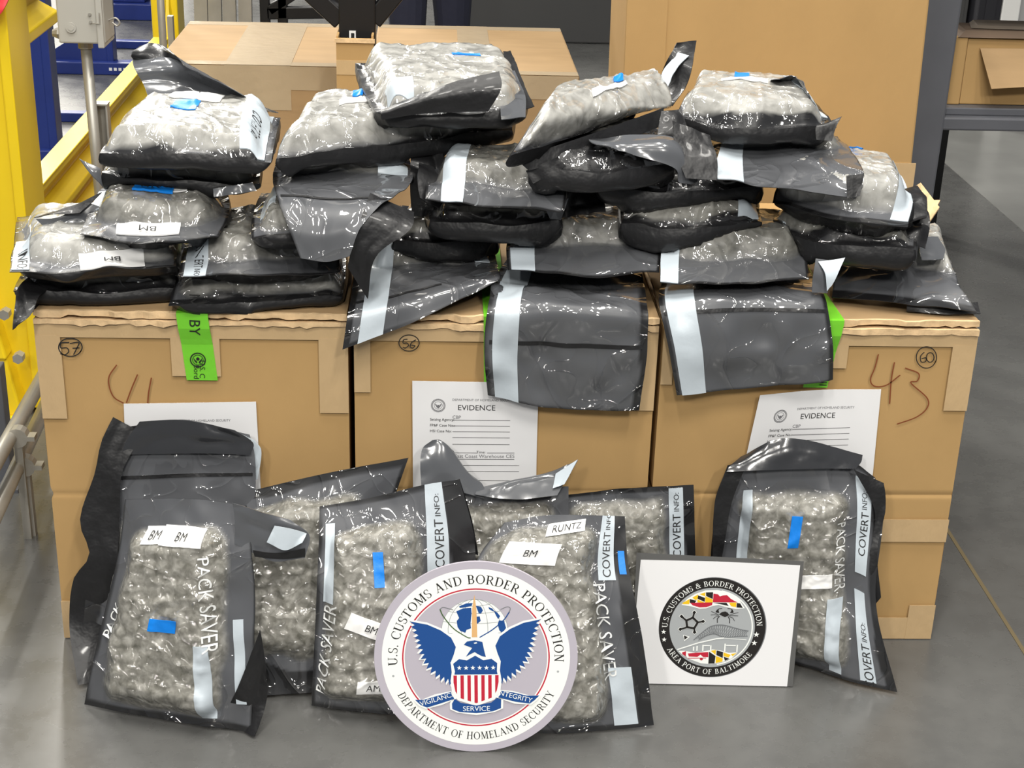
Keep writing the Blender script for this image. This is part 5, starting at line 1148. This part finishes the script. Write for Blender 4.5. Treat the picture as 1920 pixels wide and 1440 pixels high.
K = lambda x, y: ((x-868)/5.144*.000895+.004, (1300-y)/5.144*.000895*1.03)
PL = lambda *a: [K(a[i], a[i+1]) for i in range(0, len(a), 2)]
cx, cy = K(832, 685); r = .0945
ofs = lambda polys: [[(a+cx, b_+cy) for a, b_ in q] for q in polys]
B.polys('seal_rim', 'silver_dark', [circle(cx+.0008, cy, r*1.01)], 1); B.polys('seal_ring', 'seal_black', [circle(cx, cy, r)], 2)
B.polys('seal_rim', 'silver', annulus(cx, cy, r*.765, r*.80), 3); B.polys('seal_field', 'silver', [circle(cx, cy, r*.765)], 3); B.polys('seal_rim', 'seal_white', annulus(cx, cy, r*.74, r*.765, 60, -80, 80), 4)
B.polys('ring_text', 'seal_white', ofs(arc_text('U.S. CUSTOMS & BORDER PROTECTION', r*.835, r*.105, 92, track=.055, sx=.95)), 4)
B.polys('ring_text', 'seal_white', ofs(arc_text('AREA PORT OF BALTIMORE', r*.945, r*.105, 268, inside=True, track=.09, sx=.97)), 4)
B.polys('ring_star', 'seal_white', [star(*K(340, 740), .0048), star(*K(350, 823), .0048), star(*K(1288, 748), .0055), star(*K(1273, 838), .0055)], 4)
# flag bands
B.polys('flag_band', 'seal_white', [PL(505, 450, 560, 385, 640, 330, 740, 292, 860, 285, 980, 310, 1080, 370, 1150, 470, 1060, 480, 960, 462, 880, 442, 820, 455, 760, 480, 690, 486, 600, 462, 540, 455)], 5)
B.polys('flag_red', 'seal_red', [PL(590, 425, 700, 420, 820, 415, 815, 445, 760, 468, 690, 472, 620, 452), PL(822, 322, 870, 330, 890, 352, 918, 340, 960, 335, 1000, 372, 1040, 395, 1075, 410, 1000, 412, 822, 415)], 6)
B.polys('flag_yellow', 'gold', [PL(512, 430, 585, 385, 585, 440, 520, 442), PL(610, 370, 668, 335, 668, 372, 650, 400), PL(680, 332, 740, 312, 742, 355), PL(662, 385, 740, 420, 665, 420), PL(742, 352, 820, 385, 820, 416, 742, 418), PL(985, 415, 1062, 412, 1062, 462, 1010, 452)], 6)
B.polys('flag_black', 'seal_black', [PL(586, 385, 655, 402, 640, 424, 588, 424), PL(668, 345, 740, 370, 738, 412, 664, 380), PL(745, 312, 818, 308, 818, 380, 750, 350), PL(822, 418, 960, 416, 985, 450, 900, 432), PL(1065, 415, 1100, 420, 1130, 466, 1065, 464)], 7)
B.polys('flag_band', 'seal_white', [PL(500, 940, 560, 938, 680, 955, 780, 935, 850, 916, 930, 925, 1020, 950, 1110, 940, 1050, 1010, 960, 1050, 850, 1075, 740, 1068, 620, 1025, 560, 990)], 5)
B.polys('flag_red', 'seal_red', [PL(540, 955, 580, 940, 582, 1000, 600, 1010, 545, 975), PL(600, 965, 640, 960, 680, 955, 810, 945, 812, 1000, 760, 1000, 730, 975, 700, 1000, 612, 998), PL(605, 1012, 790, 1006, 790, 1014, 610, 1020), circle(*K(742, 1022), .0028, 14)], 6)
B.polys('flag_yellow', 'gold', [PL(830, 930, 885, 920, 885, 975, 850, 945), PL(888, 985, 960, 1010, 960, 1045, 890, 1062), PL(965, 945, 1040, 970, 1020, 1000, 965, 985), PL(1040, 960, 1100, 948, 1060, 985)], 6)
B.polys('flag_black', 'seal_black', [PL(816, 940, 885, 985, 880, 1066, 816, 1070), PL(892, 925, 960, 940, 960, 1005, 892, 975), PL(968, 990, 1030, 1012, 985, 1035)], 7)
# fort, crab, bridge
fc = K(620, 640); fp = [(fc[0]+.0108*math.cos(math.radians(82+72*k)), fc[1]+.0108*math.sin(math.radians(82+72*k))) for k in range(5)]
tips = [K(640, 525), K(735, 618), K(655, 735), K(508, 708), K(512, 570)]; tips = [tips[0], tips[4], tips[3], tips[2], tips[1]]
fort = strokes(fp+[fp[0]], .0042)
for a, b_ in zip(fp, tips): fort += strokes([a, b_], .0034)+[circle(*b_, .0036, 4)]
B.polys('fort_outline', 'seal_white', [grow(q, .0011) for q in fort], 8); B.polys('fort', 'seal_black', fort, 9)
B.polys('fort_outline', 'seal_white', [PL(540, 765, 610, 785, 555, 835)], 8); B.polys('fort', 'seal_black', [PL(548, 772, 592, 788, 557, 820)], 9)
B.polys('crab', 'seal_black', [PL(892, 540, 920, 515, 955, 508, 980, 520, 998, 545, 955, 568), PL(855, 515, 868, 492, 890, 480, 885, 500, 895, 525, 870, 522), PL(1040, 515, 1028, 488, 1005, 478, 1018, 500, 1000, 522, 1030, 522)]
        +strokes(PL(885, 480, 920, 476), .0012)+strokes(PL(1005, 478, 975, 475), .0012)+strokes(PL(900, 560, 878, 585, 882, 630), .0014)+strokes(PL(985, 560, 1005, 590, 1006, 632), .0014)
        +strokes(PL(890, 545, 845, 525, 812, 510), .0009)+strokes(PL(892, 552, 850, 545, 808, 548), .0009)+strokes(PL(895, 560, 858, 568, 835, 590), .0009)
        +strokes(PL(998, 545, 1045, 528, 1088, 516), .0009)+strokes(PL(998, 552, 1045, 550, 1088, 552), .0009)+strokes(PL(995, 560, 1035, 575, 1055, 605), .0009), 8)
up = PL(650, 820, 720, 750, 800, 680, 870, 655, 960, 655, 1060, 680, 1140, 700, 1205, 710); lo = PL(700, 820, 760, 780, 820, 755, 870, 752, 930, 775, 1010, 780, 1110, 770, 1200, 765)
br_ = strokes(smooth2(up), .0016)+strokes(smooth2(lo), .0014); U_, L_ = smooth2(up), smooth2(lo)
for k in range(2, 54, 2): br_ += strokes([tuple(U_[k]), tuple(L_[min(k+3, 56)])], .0007)+strokes([tuple(L_[k]), tuple(U_[min(k+3, 56)])], .0007)
B.polys('bridge_truss', 'silver_dark', br_, 8)
B.polys('bridge_deck', 'seal_white', strokes(PL(490, 925, 700, 848, 880, 800, 960, 790), .0022)+strokes(PL(960, 792, 1190, 805), .001)
        +sum([strokes(PL(x, y0, x, 935), .0024) for x, y0 in ((655, 890), (690, 880), (750, 868), (830, 870), (975, 850), (1100, 860))], [])+strokes(PL(755, 875, 830, 875), .0016)+strokes(PL(985, 868, 1085, 868), .0016), 9)
